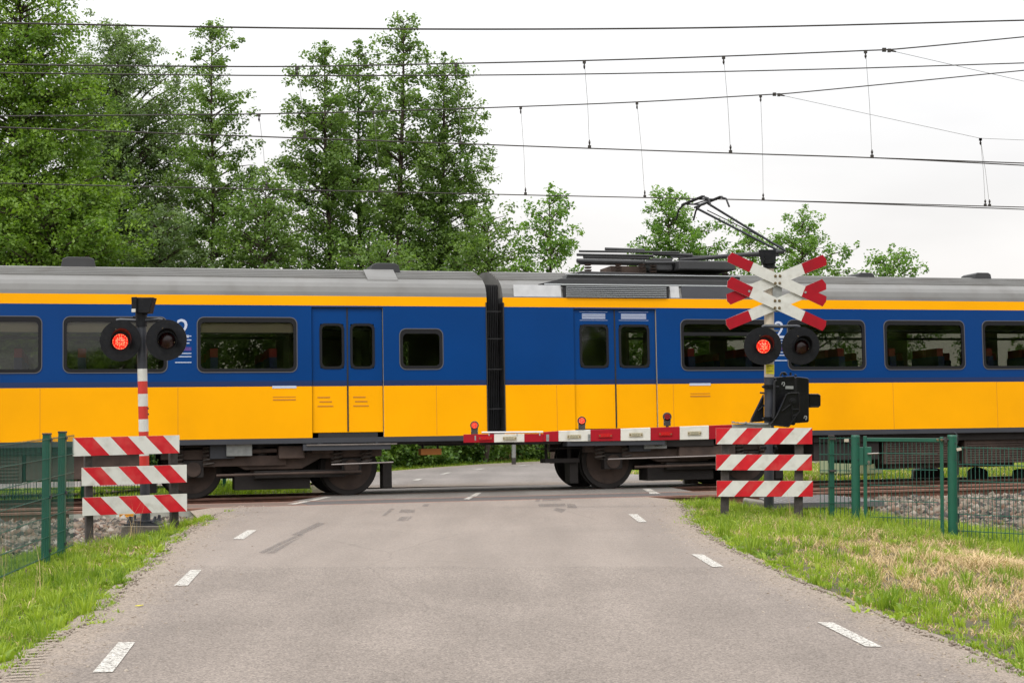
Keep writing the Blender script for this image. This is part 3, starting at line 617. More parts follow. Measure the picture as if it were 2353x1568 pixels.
# ---------------------------------------------------------------- the train (local frame: x along, y across, z up; near side at y=-1.4)
TM = frame_matrix(QT)
train = thing('passenger_train', 'yellow and blue electric passenger train with grey roof passing over the crossing', 'train', matrix=TM)
def fs(u, v, qf=-1.4): return face(u, v, qf)[0]
def fw(u, v, qf=-1.4): return face(u, v, qf)[1]
WB, WY1, WN, WB1, WY2 = .93, 1.745, 1.83, 3.03, 3.185   # bottom, yellow top, navy top, blue top, stripe top
def wall(b, s0, s1, y, openings, thick, inner):
    ss = sorted(set([s0, s1] + [k for o in openings for k in o[:2]])); ws = sorted(set([WB, WY1, WN, WB1, WY2] + [k for o in openings for k in o[2:4]]))
    ss = [k for k in ss if s0 <= k <= s1]
    for i in range(len(ss) - 1):
        for j in range(len(ws) - 1):
            sc_, wc = (ss[i] + ss[i + 1]) / 2, (ws[j] + ws[j + 1]) / 2
            if any(o[0] < sc_ < o[1] and o[2] < wc < o[3] for o in openings): continue
            m = 0 if wc < WY1 else (3 if wc < WN else (1 if wc < WB1 else 0))
            a, c, d, e = ss[i], ss[i + 1], ws[j], ws[j + 1]
            b.poly([(a, y, d), (c, y, d), (c, y, e), (a, y, e)][::(1 if y < 0 else -1)], m)
            b.poly([(a, y + thick, d), (c, y + thick, d), (c, y + thick, e), (a, y + thick, e)][::(-1 if y < 0 else 1)], 2)
    for o in openings:
        a, c, d, e = o[:4]; y2 = y + thick
        for p in ([(a, y, d), (a, y2, d), (a, y2, e), (a, y, e)], [(c, y, d), (c, y, e), (c, y2, e), (c, y2, d)], [(a, y, d), (c, y, d), (c, y2, d), (a, y2, d)], [(a, y, e), (a, y2, e), (c, y2, e), (c, y, e)]):
            b.poly(p, 2)
def rrect(s0, s1, w0, w1, r, k=5):
    pts = []
    for cx, cz, a0 in ((s1 - r, w0 + r, -90), (s1 - r, w1 - r, 0), (s0 + r, w1 - r, 90), (s0 + r, w0 + r, 180)):
        for i in range(k + 1):
            t = math.radians(a0 + 90 * i / k); pts.append((cx + r * math.cos(t), cz + r * math.sin(t)))
    return pts
def ring(b, out, inn, y0, y1, m=0):
    n = len(out); i = len(b.v)
    for y, P in ((y0, out), (y0, inn), (y1, out), (y1, inn)):
        b.v += [V((s, y, w)) for s, w in P]
    for k in range(n):
        l = (k + 1) % n
        for f in ([i + k, i + l, i + n + l, i + n + k], [i + 2 * n + k, i + 3 * n + k, i + 3 * n + l, i + 2 * n + l], [i + k, i + 2 * n + k, i + 2 * n + l, i + l], [i + n + k, i + n + l, i + 3 * n + l, i + 3 * n + k]):
            b.f.append(f); b.m.append(m)
def window(parent, s0, s1, w0=1.965, w1=2.842, bar=None, fm='frame', vent=True):
    o = MB(); ring(o, rrect(s0, s1, w0, w1, .11), rrect(s0 + .012, s1 - .012, w0 + .012, w1 - .012, .1), -1.409, -1.395, 1)
    ring(o, rrect(s0 + .011, s1 - .011, w0 + .011, w1 - .011, .1), rrect(s0 + .06, s1 - .06, w0 + .065, w1 - .085, .07), -1.408, -1.37, 0)
    if bar: o.bx(s0 + .05, s1 - .05, -1.407, -1.375, bar - .03, bar + .03, 0)
    f = o.build('window', [fm, 'rim'], parent, local=True)
    g = MB(); g.bx(s0 + .05, s1 - .05, -1.385, -1.379, w0 + .05, w1 - .06); g.build('window_pane', 'glass', parent, local=True); g = MB(); g.bx(s0 + .03, s1 - .03, 1.365, 1.375, w0 + .03, w1 - .03); g.build('far_window_pane', 'glassf', parent, local=True)
    return (s0 + .035, s1 - .035, w0 + .035, w1 - .035)
def bodyroof(b, s0, s1, end0, end1):
    prof = [(-1.4, WY2), (-1.385, 3.25), (-1.345, 3.34), (-1.28, 3.41), (-1.17, 3.475), (-1.12, 3.5)]
    q = -1.12; w = 3.5
    for i in range(5):   # ribbed upper roof
        prof += [(q - .0, w + .022), (q + .045, w + .03), (q + .05, w + .012), (q + .11, w + .032)]; q += .115; w += .038
    prof += [(-.5, 3.705), (0, 3.74), (.5, 3.705), (1.12, 3.5), (1.28, 3.41), (1.385, 3.25), (1.4, WY2)]
    for k in range(len(prof) - 1):
        (a, c), (d, e) = prof[k], prof[k + 1]; m = 1 if 5 <= k < len(prof) - 5 else 0
        b.poly([(s0, a, c), (s1, a, c), (s1, d, e), (s0, d, e)], m)
    for s, fl in ((s0, 1), (s1, 0)):
        P = [(s, a, c) for a, c in prof]; b.poly(P if fl else P[::-1], 0)
def carriage(name, s0, s1, wins, doors, interior_skip=()):
    body = sub(name, train); ops = []
    for w in wins: ops.append(window(body, *w[:2], **(w[2] if len(w) > 2 else {})))
    for d0, d1 in doors:
        ops.append((d0, d1, WB - .001, WB1 - .02))
    b = MB(); wall(b, s0, s1, -1.4, ops, .06, 0)
    far = [o for o in ops if o[2] > 1.5]; wall(b, s0, s1, 1.4, far, -.06, 0)
    for s, sg in ((s0, 1), (s1, -1)):
        P = [(s, -1.4, WB), (s, 1.4, WB), (s, 1.4, WY2), (s, -1.4, WY2)]
        b.poly(P if sg < 0 else P[::-1], 4); 
    b.build('body_shell', ['yellow', 'blue', 'beige', 'navy', 'roofdark'], body, local=True)
    r = MB(); bodyroof(r, s0, s1, 0, 0); r.build('roof', ['roofgrey', 'roofgrey'], body, local=True)
    k = MB(); k.bx(s0, s1, -1.405, -1.3, WB - .085, WB - .002, 0); k.bx(s0 + .02, s1 - .02, -1.3, 1.38, WB - .06, WB - .01, 1); k.build('sill_skirt', ['skirt', 'under'], body, local=True)
    for s in np.arange(s0 + .9, s1 - .5, 2.05):
        if any(d0 - .1 < s < d1 + .1 for d0, d1 in doors): continue
        e = MB(); e.bx(s - .004, s + .004, -1.4022, -1.399, WB + .01, WY1 - .005); e.build('body_seam', 'seam', body, local=True)
    # interior
    n = MB(); n.bx(s0 + .08, s1 - .08, -1.33, 1.33, 1.1, 1.16, 1); n.bx(s0 + .08, s1 - .08, -1.33, 1.33, 3.02, 3.05, 0)
    for sg in (-1, 1): n.bx(s0 + 1.8, s1 - 1.8, sg * 1.05 - .14, sg * 1.05 + .14, 2.66, 2.69, 1)
    for d0, d1 in doors:
        for s in (d0 - .12, d1 + .12):
            if s0 + .2 < s < s1 - .2: n.bx(s - .02, s + .02, -1.3, -.45, 1.16, 3.02, 0); n.bx(s - .02, s + .02, .45, 1.3, 1.16, 3.02, 0)
    n.build('interior', ['beige', 'intdark'], body, local=True)
    for w in wins:
        if w[1] - w[0] < 1.: continue
        for s in (w[0] + .22, w[1] - .42):
            for y0 in (-1.2, .25):
                c = MB(); c.bx(s, s + .12, y0, y0 + .95, 1.5, 2.22, 0); c.bx(s, s + .12, y0 + .04, y0 + .42, 2.22, 2.36, 1); c.bx(s, s + .12, y0 + .52, y0 + .91, 2.22, 2.36, 1)
                c.bx(s - .25, s + .37, y0, y0 + .95, 1.42, 1.55, 0)
                c.build('seat', ['seat', 'seatred'], body, local=True)
    return body
def door(body, d0, d1, wins, signs=False):
    mid = (d0 + d1) / 2
    for a, c, (g0, g1) in ((d0 + .01, mid - .006, wins[0]), (mid + .006, d1 - .01, wins[1])):
        b = MB(); y = -1.365
        for w0, w1, m in ((WB + .08, WY1, 0), (WY1, WN, 3), (WN, WB1 - .03, 1)):
            if m == 1:
                W0, W1 = 2.03, 2.74
                for r_ in ((a, c, w0, W0), (a, g0, W0, W1), (g1, c, W0, W1), (a, c, W1, w1)): b.bx(r_[0], r_[1], y, y + .04, r_[2], r_[3], 1)
            else: b.bx(a, c, y, y + .04, w0, w1, m)
        l = b.build('door', ['yellow', 'blue', 'rubber', 'navy'], body, local=True)
        o = MB(); ring(o, rrect(g0 - .01, g1 + .01, 2.02, 2.75, .09), rrect(g0 + .03, g1 - .03, 2.06, 2.71, .07), -1.373, -1.35)
        o.build('door_window_frame', 'frame', body, local=True); g = MB(); g.bx(g0 + .01, g1 - .01, -1.36, -1.355, 2.04, 2.73); g.build('door_window_pane', 'glass', body, local=True)
        if signs:
            g = MB(); 
            for j in range(3): g.bx(g0 + .04, g1 - .04, y - .004, y - .001, 2.845 + j * .032, 2.862 + j * .032)
            g.bx(g0 + .0, g1 - .0, y - .003, y - .001, 2.955, 2.96); g.bx(g0, g1, y - .003, y - .001, 2.815, 2.82)
            g.build('door_sticker', 'decal', body, local=True)
        else:
            g = MB()
            for j, (k0, k1) in enumerate(((.05, .3), (.08, .28), (.05, .25))): g.bx(a + k0 + .03, a + k1 + .03, y - .004, y - .001, 1.42 + j * .07, 1.438 + j * .07)
            g.build('door_sticker', 'ink2', body, local=True)
    b = MB(); b.bx(d0, d1, -1.398, -1.36, WB1 - .03, WB1 - .005, 0); b.bx(mid - .012, mid + .012, -1.372, -1.36, WB + .1, WB1 - .03, 0); b.bx(d0 + .1, d1 - .1, -1.39, -1.2, WB - .02, WB + .07, 0)
    b.build('door_rubber', 'rubber', body, local=True)
    b = MB(); b.bx(d0 - .15, d1 + .1, -1.43, -1.15, WB - .2, WB - .1, 0); b.bx(d0 - .1, d1 + .2, -1.45, -1.2, WB - .125, WB - .105, 1); b.bx(d0 + .1, d0 + .14, -1.4, -1.3, WB - .2, WB, 0); b.bx(d1 - .14, d1 - .1, -1.4, -1.3, WB - .2, WB, 0)
    b.build('door_step', ['skirt', 'steel'], body, local=True)
M['seam'] = mat('panel_seam', (.62, .26, .0), .5)
M['blind'] = mat('blind_beige', (.62, .52, .38), .7)
M['ink2'] = mat('ochre_print', (.5, .19, .01), .5)
u1 = lambda u, v=790: fs(u, v)
L_end = u1(1119); R_beg = u1(1156)
wl = [(u1(-330), u1(-120)), (u1(-110), u1(97)), (u1(144), u1(385)), (u1(452), u1(683)), (u1(917), u1(1018), dict(w1=2.67, w0=2.0))]
d_l = (u1(716), u1(880)); d_r = (u1(1318), u1(1508))
left_car = carriage('carriage', -11.5, L_end, wl, [d_l]); 
for w_ in wl[:4]:
    e = MB(); e.bx(w_[0] + .04, w_[1] - .04, -1.33, -1.325, 2.6, 2.745, 0); e.bx(w_[0] + .04, w_[1] - .04, -1.335, -1.32, 2.585, 2.6, 1); e.build('roller_blind', ['blind', 'intdark'], left_car, local=True)
left_car['label'] = 'carriage with the white numeral beside its window, left of the coupling gap'
door(left_car, *d_l, ((u1(736), u1(790)), (u1(806), u1(860))))
wr = [(u1(1563), u1(1775), dict(bar=2.59)), (u1(1808), u1(1988)), (u1(2030), u1(2216)), (u1(2256), u1(2440)), (u1(2480), u1(2670)), (u1(2710), u1(2900))]
right_car = carriage('carriage', R_beg, u1(3200), wr, [d_r]); right_car['label'] = 'carriage with pantograph and roof louvers, right of the coupling gap'
door(right_car, *d_r, ((u1(1334), u1(1398)), (u1(1424), u1(1492))), True)
# big class numeral and stickers between windows
def numeral(u, body):
    s, w = face(u, 786)
    mt = Matrix(((1, 0, 0, s), (0, 0, -1, -1.4035), (0, 1, 0, w + .2), (0, 0, 0, 1)))
    text('numeral', '2', .42, TM @ mt, 'decal', body)
    b = MB()
    for j, (h, x0, x1) in enumerate(((.17, -.13, .13), (.11, -.1, .13), (.06, -.13, .1), (-.02, -.13, .12), (-.1, -.13, .13), (-.15, -.13, .13), (-.24, -.12, .13))):
        b.bx(s + x0, s + x1, -1.404, -1.4015, w - .08 + h, w - .08 + h + .014)
    b.bx(s - .13, s + .13, -1.404, -1.4015, w - .13, w - .075, 1)
    b.build('sticker', ['decal', 'decalp'], body, local=True)
M['decalp'] = mat('sticker_purple', (.09, .04, .22), .5)
numeral(420, left_car); numeral(1791, right_car)
for u, body in ((653, left_car), (1608, right_car)):
    s, w = face(u, 882); b = MB(); b.bx(s - .19, s + .19, -1.405, -1.4, WY1 - .03, WY1 + .01); b.bx(s - .18, s + .18, -1.4035, -1.4, WY1 - .22, WY1 - .2, 1); b.bx(s - .18, s + .18, -1.4035, -1.4, WY1 - .17, WY1 - .16, 1); b.build('rating_plate', ['decal', 'ink2'], body, local=True)
# gangway between the carriages
g = MB(); n = 9
for i in range(n):
    s0_ = L_end + (R_beg - L_end) * i / n; s1_ = L_end + (R_beg - L_end) * (i + .55) / n; g.bx(s0_, s1_, -1.12, 1.12, 1.0, 3.42)
g.bx(L_end, R_beg, -1.05, 1.05, 1.02, 3.38); g.build('gangway_bellows', 'rubber', train, local=True)
b = MB(); b.bx(L_end - .02, L_end, -1.41, -1.1, .98, 3.1); b.bx(R_beg, R_beg + .02, -1.41, -1.1, .98, 3.1)
for w in (1.35, 2.0, 2.5, 2.95): b.bx(L_end - .01, R_beg + .01, -1.3, -1.27, w, w + .02)
b.build('end_trim', 'rubber', train, local=True)
# bogies
def bogie(sc_, name='bogie'):
    t = sub(name, train)
    for ds in (-1.25, 1.25):
        for sg in (-1, 1):
            b = MB(); c = V((sc_ + ds, sg * .75, .46)); b.tube(c + V((0, -.065, 0)), c + V((0, .065, 0)), .46, n=40, m=0);
            b.tube(c + V((0, .02, 0)), c + V((0, .08, 0)) if sg < 0 else c + V((0, -.02, 0)), .485, n=40, m=0)
            b.tube(c + V((0, sg * .066, 0)), c + V((0, sg * .075, 0)), .38, n=32, m=1); b.tube(c + V((0, sg * .06, 0)), c + V((0, sg * .2, 0)), .13, n=16, m=0)
            b.build('wheel', ['under', 'underb'], t, local=True, smooth=True)
        b = MB(); b.tube((sc_ + ds, -.74, .46), (sc_ + ds, .74, .46), .08, n=12); b.build('axle', 'under', t, local=True)
        b = MB(); b.bx(sc_ + ds - .16, sc_ + ds + .16, -1.13, -.93, .33, .6); b.tube((sc_ + ds, -1.15, .46), (sc_ + ds, -1.1, .46), .12, n=16, m=1)
        for k in (-.24, .24): b.tube((sc_ + ds + k, -1.05, .52), (sc_ + ds + k, -1.05, .78), .075, n=12, m=1)
        b.build('axle_box', ['under', 'underb'], t, local=True, bevel=.01)
    b = MB()
    for sg in (-1, 1):
        y = sg * 1.04
        b.prism([V((sc_ - 1.75, y - .07, .62)), V((sc_ - .75, y - .07, .6)), V((sc_ - .45, y - .07, .44)), V((sc_ + .45, y - .07, .44)), V((sc_ + .75, y - .07, .6)), V((sc_ + 1.75, y - .07, .62)), V((sc_ + 1.75, y - .07, .76)), V((sc_ + .7, y - .07, .78)), V((sc_ + .4, y - .07, .66)), V((sc_ - .4, y - .07, .66)), V((sc_ - .7, y - .07, .78)), V((sc_ - 1.75, y - .07, .76))], (0, .14, 0))
    b.bx(sc_ - .35, sc_ + .35, -1., 1., .4, .62); b.build('bogie_frame', 'underb', t, local=True, bevel=.01)
    b = MB()
    for k in (-.2, .2): b.tube((sc_ + k, -1.02, .6), (sc_ + k, -1.02, .88), .11, n=14)
    b.tube((sc_ - .75, -1.18, .72), (sc_ + .05, -1.18, .74), .035, n=10, m=1); b.tube((sc_ - .9, -1.2, .36), (sc_ + 1.4, -1.2, .38), .022, n=8, m=1)
    b.bx(sc_ - 1.0, sc_ - .62, -1.25, -1.0, .62, .86, 2); b.bx(sc_ + .6, sc_ + .95, -1.2, -.9, .68, .84, 1)
    b.bx(sc_ - .6, sc_ + .6, -1.0, -.55, .12, .4, 0); b.bx(sc_ - 1.95, sc_ - 1.8, -.9, -.6, .1, .5); b.bx(sc_ + 1.8, sc_ + 1.95, -.9, -.6, .1, .5)
    b.bx(sc_ - 1.2, sc_ + 1.2, -.62, .62, .3, .84, 0); b.bx(sc_ - 1.1, sc_ + .2, -1.16, -.98, .5, .66, 1); b.bx(sc_ - .3, sc_ + 1.15, -1.12, -.96, .3, .42, 0); b.bx(sc_ - 1.7, sc_ + 1.7, -1.1, -.7, .8, .86, 0)
    b.bx(sc_ - .75, sc_ - .35, -1.3, -1.05, .66, .88, 3)
    b.build('suspension_gear', ['under', 'underb', 'skirt', 'galv'], t, local=True, bevel=.008)
    for ds in (-1.49, -1.01, 1.01, 1.49):
        b = MB(); b.path([V((sc_ + ds + .085 * math.cos(a * .7), -1.14 + .05 * math.sin(a * .7), .5 + a * .0072)) for a in range(46)], .016, n=6); b.build('coil_spring', 'steel2', t, local=True)
    return t
sA = (fs(455, 1085, -.8) + fs(787, 1080, -.8)) / 2; sB = fs(1395, 1075, -.8) + 1.25
bogie(sA); bogie(sB)
for k in (((sA + .9, -1.3, .5), (sA + 1.9, -1.3, .52)), ((sB - 1.4, -1.28, .5), (sB + 1.2, -1.28, .53))): b = MB(); b.tube(*k, .014, n=8); b.build('brake_pipe', 'steel', train, local=True)
# underfloor equipment
def ub(u0, u1_, v0, v1, m=0, y=-1.25, dep=2.2, extra=None, name='equipment_box'):
    s0_, w1_ = face(u0, v0, y); s1_, w0_ = face(u1_, v1, y); b = MB(); b.bx(s0_, s1_, y, y + dep, w0_, w1_, 0)
    if extra: extra(b, s0_, s1_, w0_, w1_, y)
    return b.build(name, ['under' if m == 0 else 'underb', 'steel', 'alu'], train, local=True, bevel=.012)
def ribs(b, s0_, s1_, w0_, w1_, y):
    for k in range(9):
        w = w0_ + .05 + (w1_ - w0_ - .1) * k / 9; b.bx(s0_ + .05, s1_ - .05, y - .015, y, w, w + (w1_ - w0_) * .05)
ub(1180, 1290, 1008, 1019, 0, -1.3, 2.4, name='underframe_beam'); ub(850, 1060, 1003, 1018, 0, -1.3, 2.4, name='underframe_beam')
ub(1010, 1090, 1010, 1022, 0, -1.0, 1.8, name='coupler'); 
ub(-300, 50, 1030, 1110, 1, extra=ribs); ub(60, 340, 1030, 1098, 1); ub(-290, 340, 1028, 1040, 0, -1.3)
ub(640, 700, 1024, 1052, 1, -1.28, .4)
ub(1500, 1640, 1008, 1024, 0, -1.3, 2.3); ub(1560, 1690, 1025, 1050, 1, -1.27, .6)
ub(1868, 2020, 1000, 1055, 0); ub(2030, 2200, 1004, 1062, 1, extra=ribs); ub(2215, 2500, 1002, 1058, 1, extra=ribs); ub(1868, 2500, 994, 1006, 0, -1.3); ub(2560, 2900, 1000, 1060, 0)
ub(2040, 2330, 1062, 1070, 1, -1.1, .5)
s_, w_ = face(990, 1037, -1.1); b = MB(); b.bx(s_ - .17, s_ + .17, -1.12, -.9, w_ - .05, w_ + .05, 0); b.bx(s_ - .14, s_ - .11, -1.05, -1.02, w_, .9, 1); b.bx(s_ + .11, s_ + .14, -1.05, -1.02, w_, .9, 1); 
M['orangebox'] = mat('orange_brown_box', (.4, .14, .02), .6); b.build('socket_box', ['orangebox', 'under'], train, local=True)
s_, w_ = face(1290, 1055, -.8)
b = MB(); b.bx(s_ - .35, s_ + .25, -1.0, -.7, w_ - .05, w_ + .02); b.bx(s_ - .3, s_ - .26, -.85, -.8, w_, .9); b.bx(s_ + .1, s_ + .15, -.85, -.8, w_, .9); b.bx(s_ - .5, s_ + .3, -1.02, -.98, w_ + .18, w_ + .2); b.build('rail_guard', 'under', train, local=True)
# roof details
def roofvent(u, v0, v1, u0=None, du=30, qf=-.9, parent=left_car):
    s, w1_ = face(u, v0, qf); d = abs(fs(u + du, v0, qf) - s); b = MB()
    b.prism([V((s - d, qf, 3.55)), V((s + d, qf, 3.55)), V((s + d * .8, qf, w1_ - .03)), V((s + d * .55, qf, w1_)), V((s - d * .55, qf, w1_)), V((s - d * .8, qf, w1_ - .03))], (0, .5, 0)); b.build('roof_vent', 'roofdark', parent, local=True, bevel=.01)
roofvent(180, 590, 610, du=45, qf=-.5); roofvent(885, 604, 616, du=38, qf=-.7); roofvent(1990, 626, 640, du=22, qf=-.6, parent=right_car); roofvent(2258, 626, 640, du=22, qf=-.6, parent=right_car)
s0_ = fs(884, 600); b = MB(); b.prism([V((s0_ - .25, -1.2, 3.46)), V((s0_ + .25, -1.2, 3.46)), V((s0_ + .25, -.8, 3.66)), V((s0_ - .25, -.8, 3.66))], (0, .02, .03)); b.build('roof_hatch', 'roofgrey', left_car, local=True)
# equipment deck and side louvers of the right carriage
s0_, w0_ = face(1225, 640, -1.36); s1_, w1_ = face(1708, 622, -1.36)
b = MB(); b.prism([V((s0_ + .1, -1.30, 3.42)), V((s1_, -1.30, 3.42)), V((s1_, -1.30, 3.52)), V((s0_ + .5, -1.30, 3.52))], (0, 2.4, 0)); b.prism([V((s0_ + .6, -1.2, 3.52)), V((s1_, -1.2, 3.52)), V((s1_, -1.2, 3.60)), V((s0_ + .9, -1.2, 3.66)), V((s0_ + .65, -1.2, 3.6))], (0, 2.2, 0))
b.bx(s0_ + .2, s1_ + .02, -1.33, -1.30, 3.405, 3.43, 1); b.bx(s0_ + .6, s1_ + .02, -1.23, -1.2, 3.59, 3.605, 1); b.build('equipment_deck', ['roofdark', 'slat'], right_car, local=True, bevel=.01)
l0, l1 = fs(1300, 660, -1.41), fs(1530, 660, -1.41)
b = MB(); b.bx(l0 - .05, l1 + .05, -1.405, -1.36, 3.195, 3.40, 0)
for k in range(6): b.prism([V((l0, -1.43, 3.205 + k * .032)), V((l1, -1.43, 3.205 + k * .032)), V((l1, -1.41, 3.221 + k * .032)), V((l0, -1.41, 3.221 + k * .032))], (0, .02, 0), 1)
b.bx(l0 - .08, l1 + .08, -1.43, -1.4, 3.395, 3.42, 1); b.build('roof_louver', ['rubber', 'slat'], right_car, local=True)
b = MB(); a0, a1 = fs(1180, 660, -1.4), l0 - .08; b.prism([V((a0, -1.403, 3.2)), V((a1, -1.403, 3.2)), V((a1, -1.37, 3.40)), V((a0, -1.37, 3.40))], (0, .02, .0), 0); b.build('roof_panel', 'alu', right_car, local=True)
b = MB(); a0, a1 = l1 + .08, fs(1560, 660, -1.4); b.prism([V((a0, -1.403, 3.2)), V((a1, -1.403, 3.2)), V((a1, -1.37, 3.40)), V((a0, -1.37, 3.40))], (0, .02, .0), 0); b.build('roof_panel', 'alu', right_car, local=True)
b = MB(); a0, a1 = fs(1566, 660, -1.4), fs(1760, 660, -1.4); b.prism([V((a0, -1.403, 3.21)), V((a1, -1.403, 3.21)), V((a1, -1.37, 3.40)), V((a0, -1.37, 3.40))], (0, .02, .0), 0); b.build('roof_panel', 'skirt', right_car, local=True)
# pantographs
def F3(u, v, q): s, w = face(u, v, q); return V((s, q, w))
pg = sub('pantograph', train)
b = MB()
for q in (-.5, .5): b.tube(F3(1480, 603, q), F3(1685, 603, q), .03, m=0)
for u in (1480, 1580, 1685): b.tube(F3(u, 603, -.5), F3(u, 603, .5), .03)
for u in (1500, 1665):
    for q in (-.5, .5):
        p = F3(u, 603, q); 
        for k in range(4): b.tube(p - V((0, 0, .05 + .05 * k)), p - V((0, 0, .075 + .05 * k)), .07, .05, n=12, m=1)
b.build('base_frame', ['roofdark', 'underb'], pg, local=True)
knee = F3(1800, 578, 0); head = F3(1612, 470, 0); foot = F3(1560, 597, 0)
b = MB(); b.tube(foot, knee, .04); b.tube(foot + V((-.15, 0, .05)), knee + V((-.1, 0, -.07)), .02); b.build('lower_arm', 'roofdark', pg, local=True)
b = MB()
for q in (-.28, .28): b.tube(knee + V((0, q * .3, 0)), head + V((0, q, -.02)), .022)
b.tube(knee + V((.0, 0, .07)), head + V((0.1, 0, -.1)), .01); b.tube(head + V((0, -.35, 0)), head + V((0, .35, 0)), .02); b.build('upper_arm', 'skirt', pg, local=True)
b = MB(); zc = head.z
for ds in (-.17, .17):
    pts = [head + V((ds, y, h)) for y, h in ((-.85, -.16), (-.72, .0), (-.5, .06), (.5, .06), (.72, 0), (.85, -.16))]; b.path(pts, .018)
    b.bx(head.x + ds - .03, head.x + ds + .03, -.5, .5, head.z + .06, head.z + .085)
b.tube(head + V((-.17, -.3, .05)), head + V((.17, -.3, .05)), .015); b.tube(head + V((-.17, .3, .05)), head + V((.17, .3, .05)), .015)
b.tube(head + V((-.3, -.3, -.05)), head + V((.0, -.3, .04)), .012); b.build('collector_head', 'rubber', pg, local=True)
pf = sub('pantograph', train); pf['label'] = 'folded pantograph lying low on the roof left of the raised one'
b = MB()
for v, u0, u1_, r_, q in ((577, 1330, 1560, .02, -.4), (585, 1325, 1500, .025, -.3), (590, 1340, 1490, .03, .3), (599, 1325, 1480, .04, -.45), (604, 1330, 1490, .03, .45), (572, 1390, 1480, .03, 0), (583, 1500, 1590, .03, -.3)):
    b.tube(F3(u0, v, q), F3(u1_, v + 3, q), r_)
b.build('folded_arm', 'roofdark', pf, local=True)
b = MB()
for u in (1350, 1420, 1475):
    for q in (-.45, .45):
        p = F3(u, 603, q)
        for k in range(4): b.tube(p - V((0, 0, .03 + .05 * k)), p - V((0, 0, .055 + .05 * k)), .07, .05, n=12)
b.bx(F3(1390, 600, 0).x, F3(1470, 600, 0).x, -.3, .3, 3.7, 3.86); b.build('insulator', 'underb', pf, local=True)
b = MB(); p0 = F3(1560, 612, -.7); p1 = F3(1690, 596, -.7); b.bx(p0.x, p1.x, -.7, .3, p0.z - .05, p1.z - .03); p0 = F3(1500, 614, -.5); p1 = F3(1545, 593, -.5); b.bx(p0.x, p1.x, -.5, .3, p0.z - .05, p1.z)
b.build('roof_switchgear', 'roofdark', right_car, local=True, bevel=.02)
# ---------------------------------------------------------------- crossing signals
X, Y, Z = V((1, 0, 0)), V((0, 1, 0)), V((0, 0, 1))
def P_(cf, y):
    return lambda a, b_: at(*cf(a, b_), y)
def lamp(root, cx_, cy_, y, r, direc, lit, cf, lens, vis, lit_mat='ledbig'):
    """round backplate with visor and lens; cx_,cy_ in crop coordinates"""
    p = P_(cf, y); c = p(cx_, cy_); R_ = (p(cx_ + r, cy_) - c).length; sc_ = R_ / r
    t = sub('signal_lamp', root)
    if lit: t['label'] = 'signal lamp lit bright red'
    b = MB(); b.tube(c, c + Y * .012, R_, n=56); b.tube(c + Y * .01, c + Y * .16, R_ * .52, R_ * .4, n=24); b.build('backplate', 'blackp', t, smooth=True)
    lc = p(cx_ + lens[0], cy_ + lens[1]) - Y * .012; lr = lens[2] * sc_
    b = MB(); dv = V(direc).normalized()
    i = len(b.v); nseg = 28; n2 = 5   # domed lens
    for j in range(n2 + 1):
        a = j / n2 * math.pi / 2
        for k in range(nseg):
            th_ = 2 * math.pi * k / nseg; rr = lr * math.cos(a); b.v.append(lc + X * rr * math.cos(th_) + Z * rr * math.sin(th_) - Y * (.035 * math.sin(a)))
    for j in range(n2):
        for k in range(nseg): b.f.append([i + j * nseg + k, i + j * nseg + (k + 1) % nseg, i + (j + 1) * nseg + (k + 1) % nseg, i + (j + 1) * nseg + k]); b.m.append(0)
    b.build('lens', lit_mat if lit else 'ledoff', t, smooth=True)
    b = MB(); vr = vis[0] * sc_; L = vis[1]; i = len(b.v); seg = 26   # open visor, three quarters of a ring
    for layer, rr in ((0, vr), (1, vr - .006)):
        for j in (0, 1):
            for k in range(seg + 1):
                a = math.radians(-38 + 256 * k / seg); ln = L * (1 if j else 0) * (.30 + .70 * max(0, math.sin(max(0, math.radians((k / seg) * 180)))) ** .8)
                b.v.append(lc + X * rr * math.cos(a) + Z * rr * math.sin(a) + dv * ln)
    m_ = seg + 1
    for layer in (0, 1):
        o = i + layer * 2 * m_
        for k in range(seg): b.f.append([o + k, o + k + 1, o + m_ + k + 1, o + m_ + k]); b.m.append(0)
    for k in range(seg): b.f.append([i + m_ + k, i + m_ + k + 1, i + 3 * m_ + k + 1, i + 3 * m_ + k]); b.m.append(0)
    b.build('visor', 'blackp', t, smooth=True)
    for dx, dz in ((-.3, .62), (.3, .6), (-.62, -.1), (.6, -.1)):
        b = MB(); b.tube(lc + X * vr * dx * 1.3 + Z * vr * dz * 1.9, lc + X * vr * dx * 1.3 + Z * vr * dz * 1.9 - Y * .02, .006, n=6); b.build('visor_screw', 'brass', t)
    return t
def bell(root, poly_front, y, cf, side, neck):
    p = P_(cf, y); b = MB(); b.prism([p(*q) for q in poly_front], (0, .2, 0)); 
    if side: b.prism([P_(cf, y - .03)(*q) for q in side], (0, .03, 0))
    n0, n1, r = neck; b.tube(p(*n0) + Y * .1, p(*n1) + Y * .1, r, n=20); b.build('warning_bell', 'blackp', root, bevel=.006)
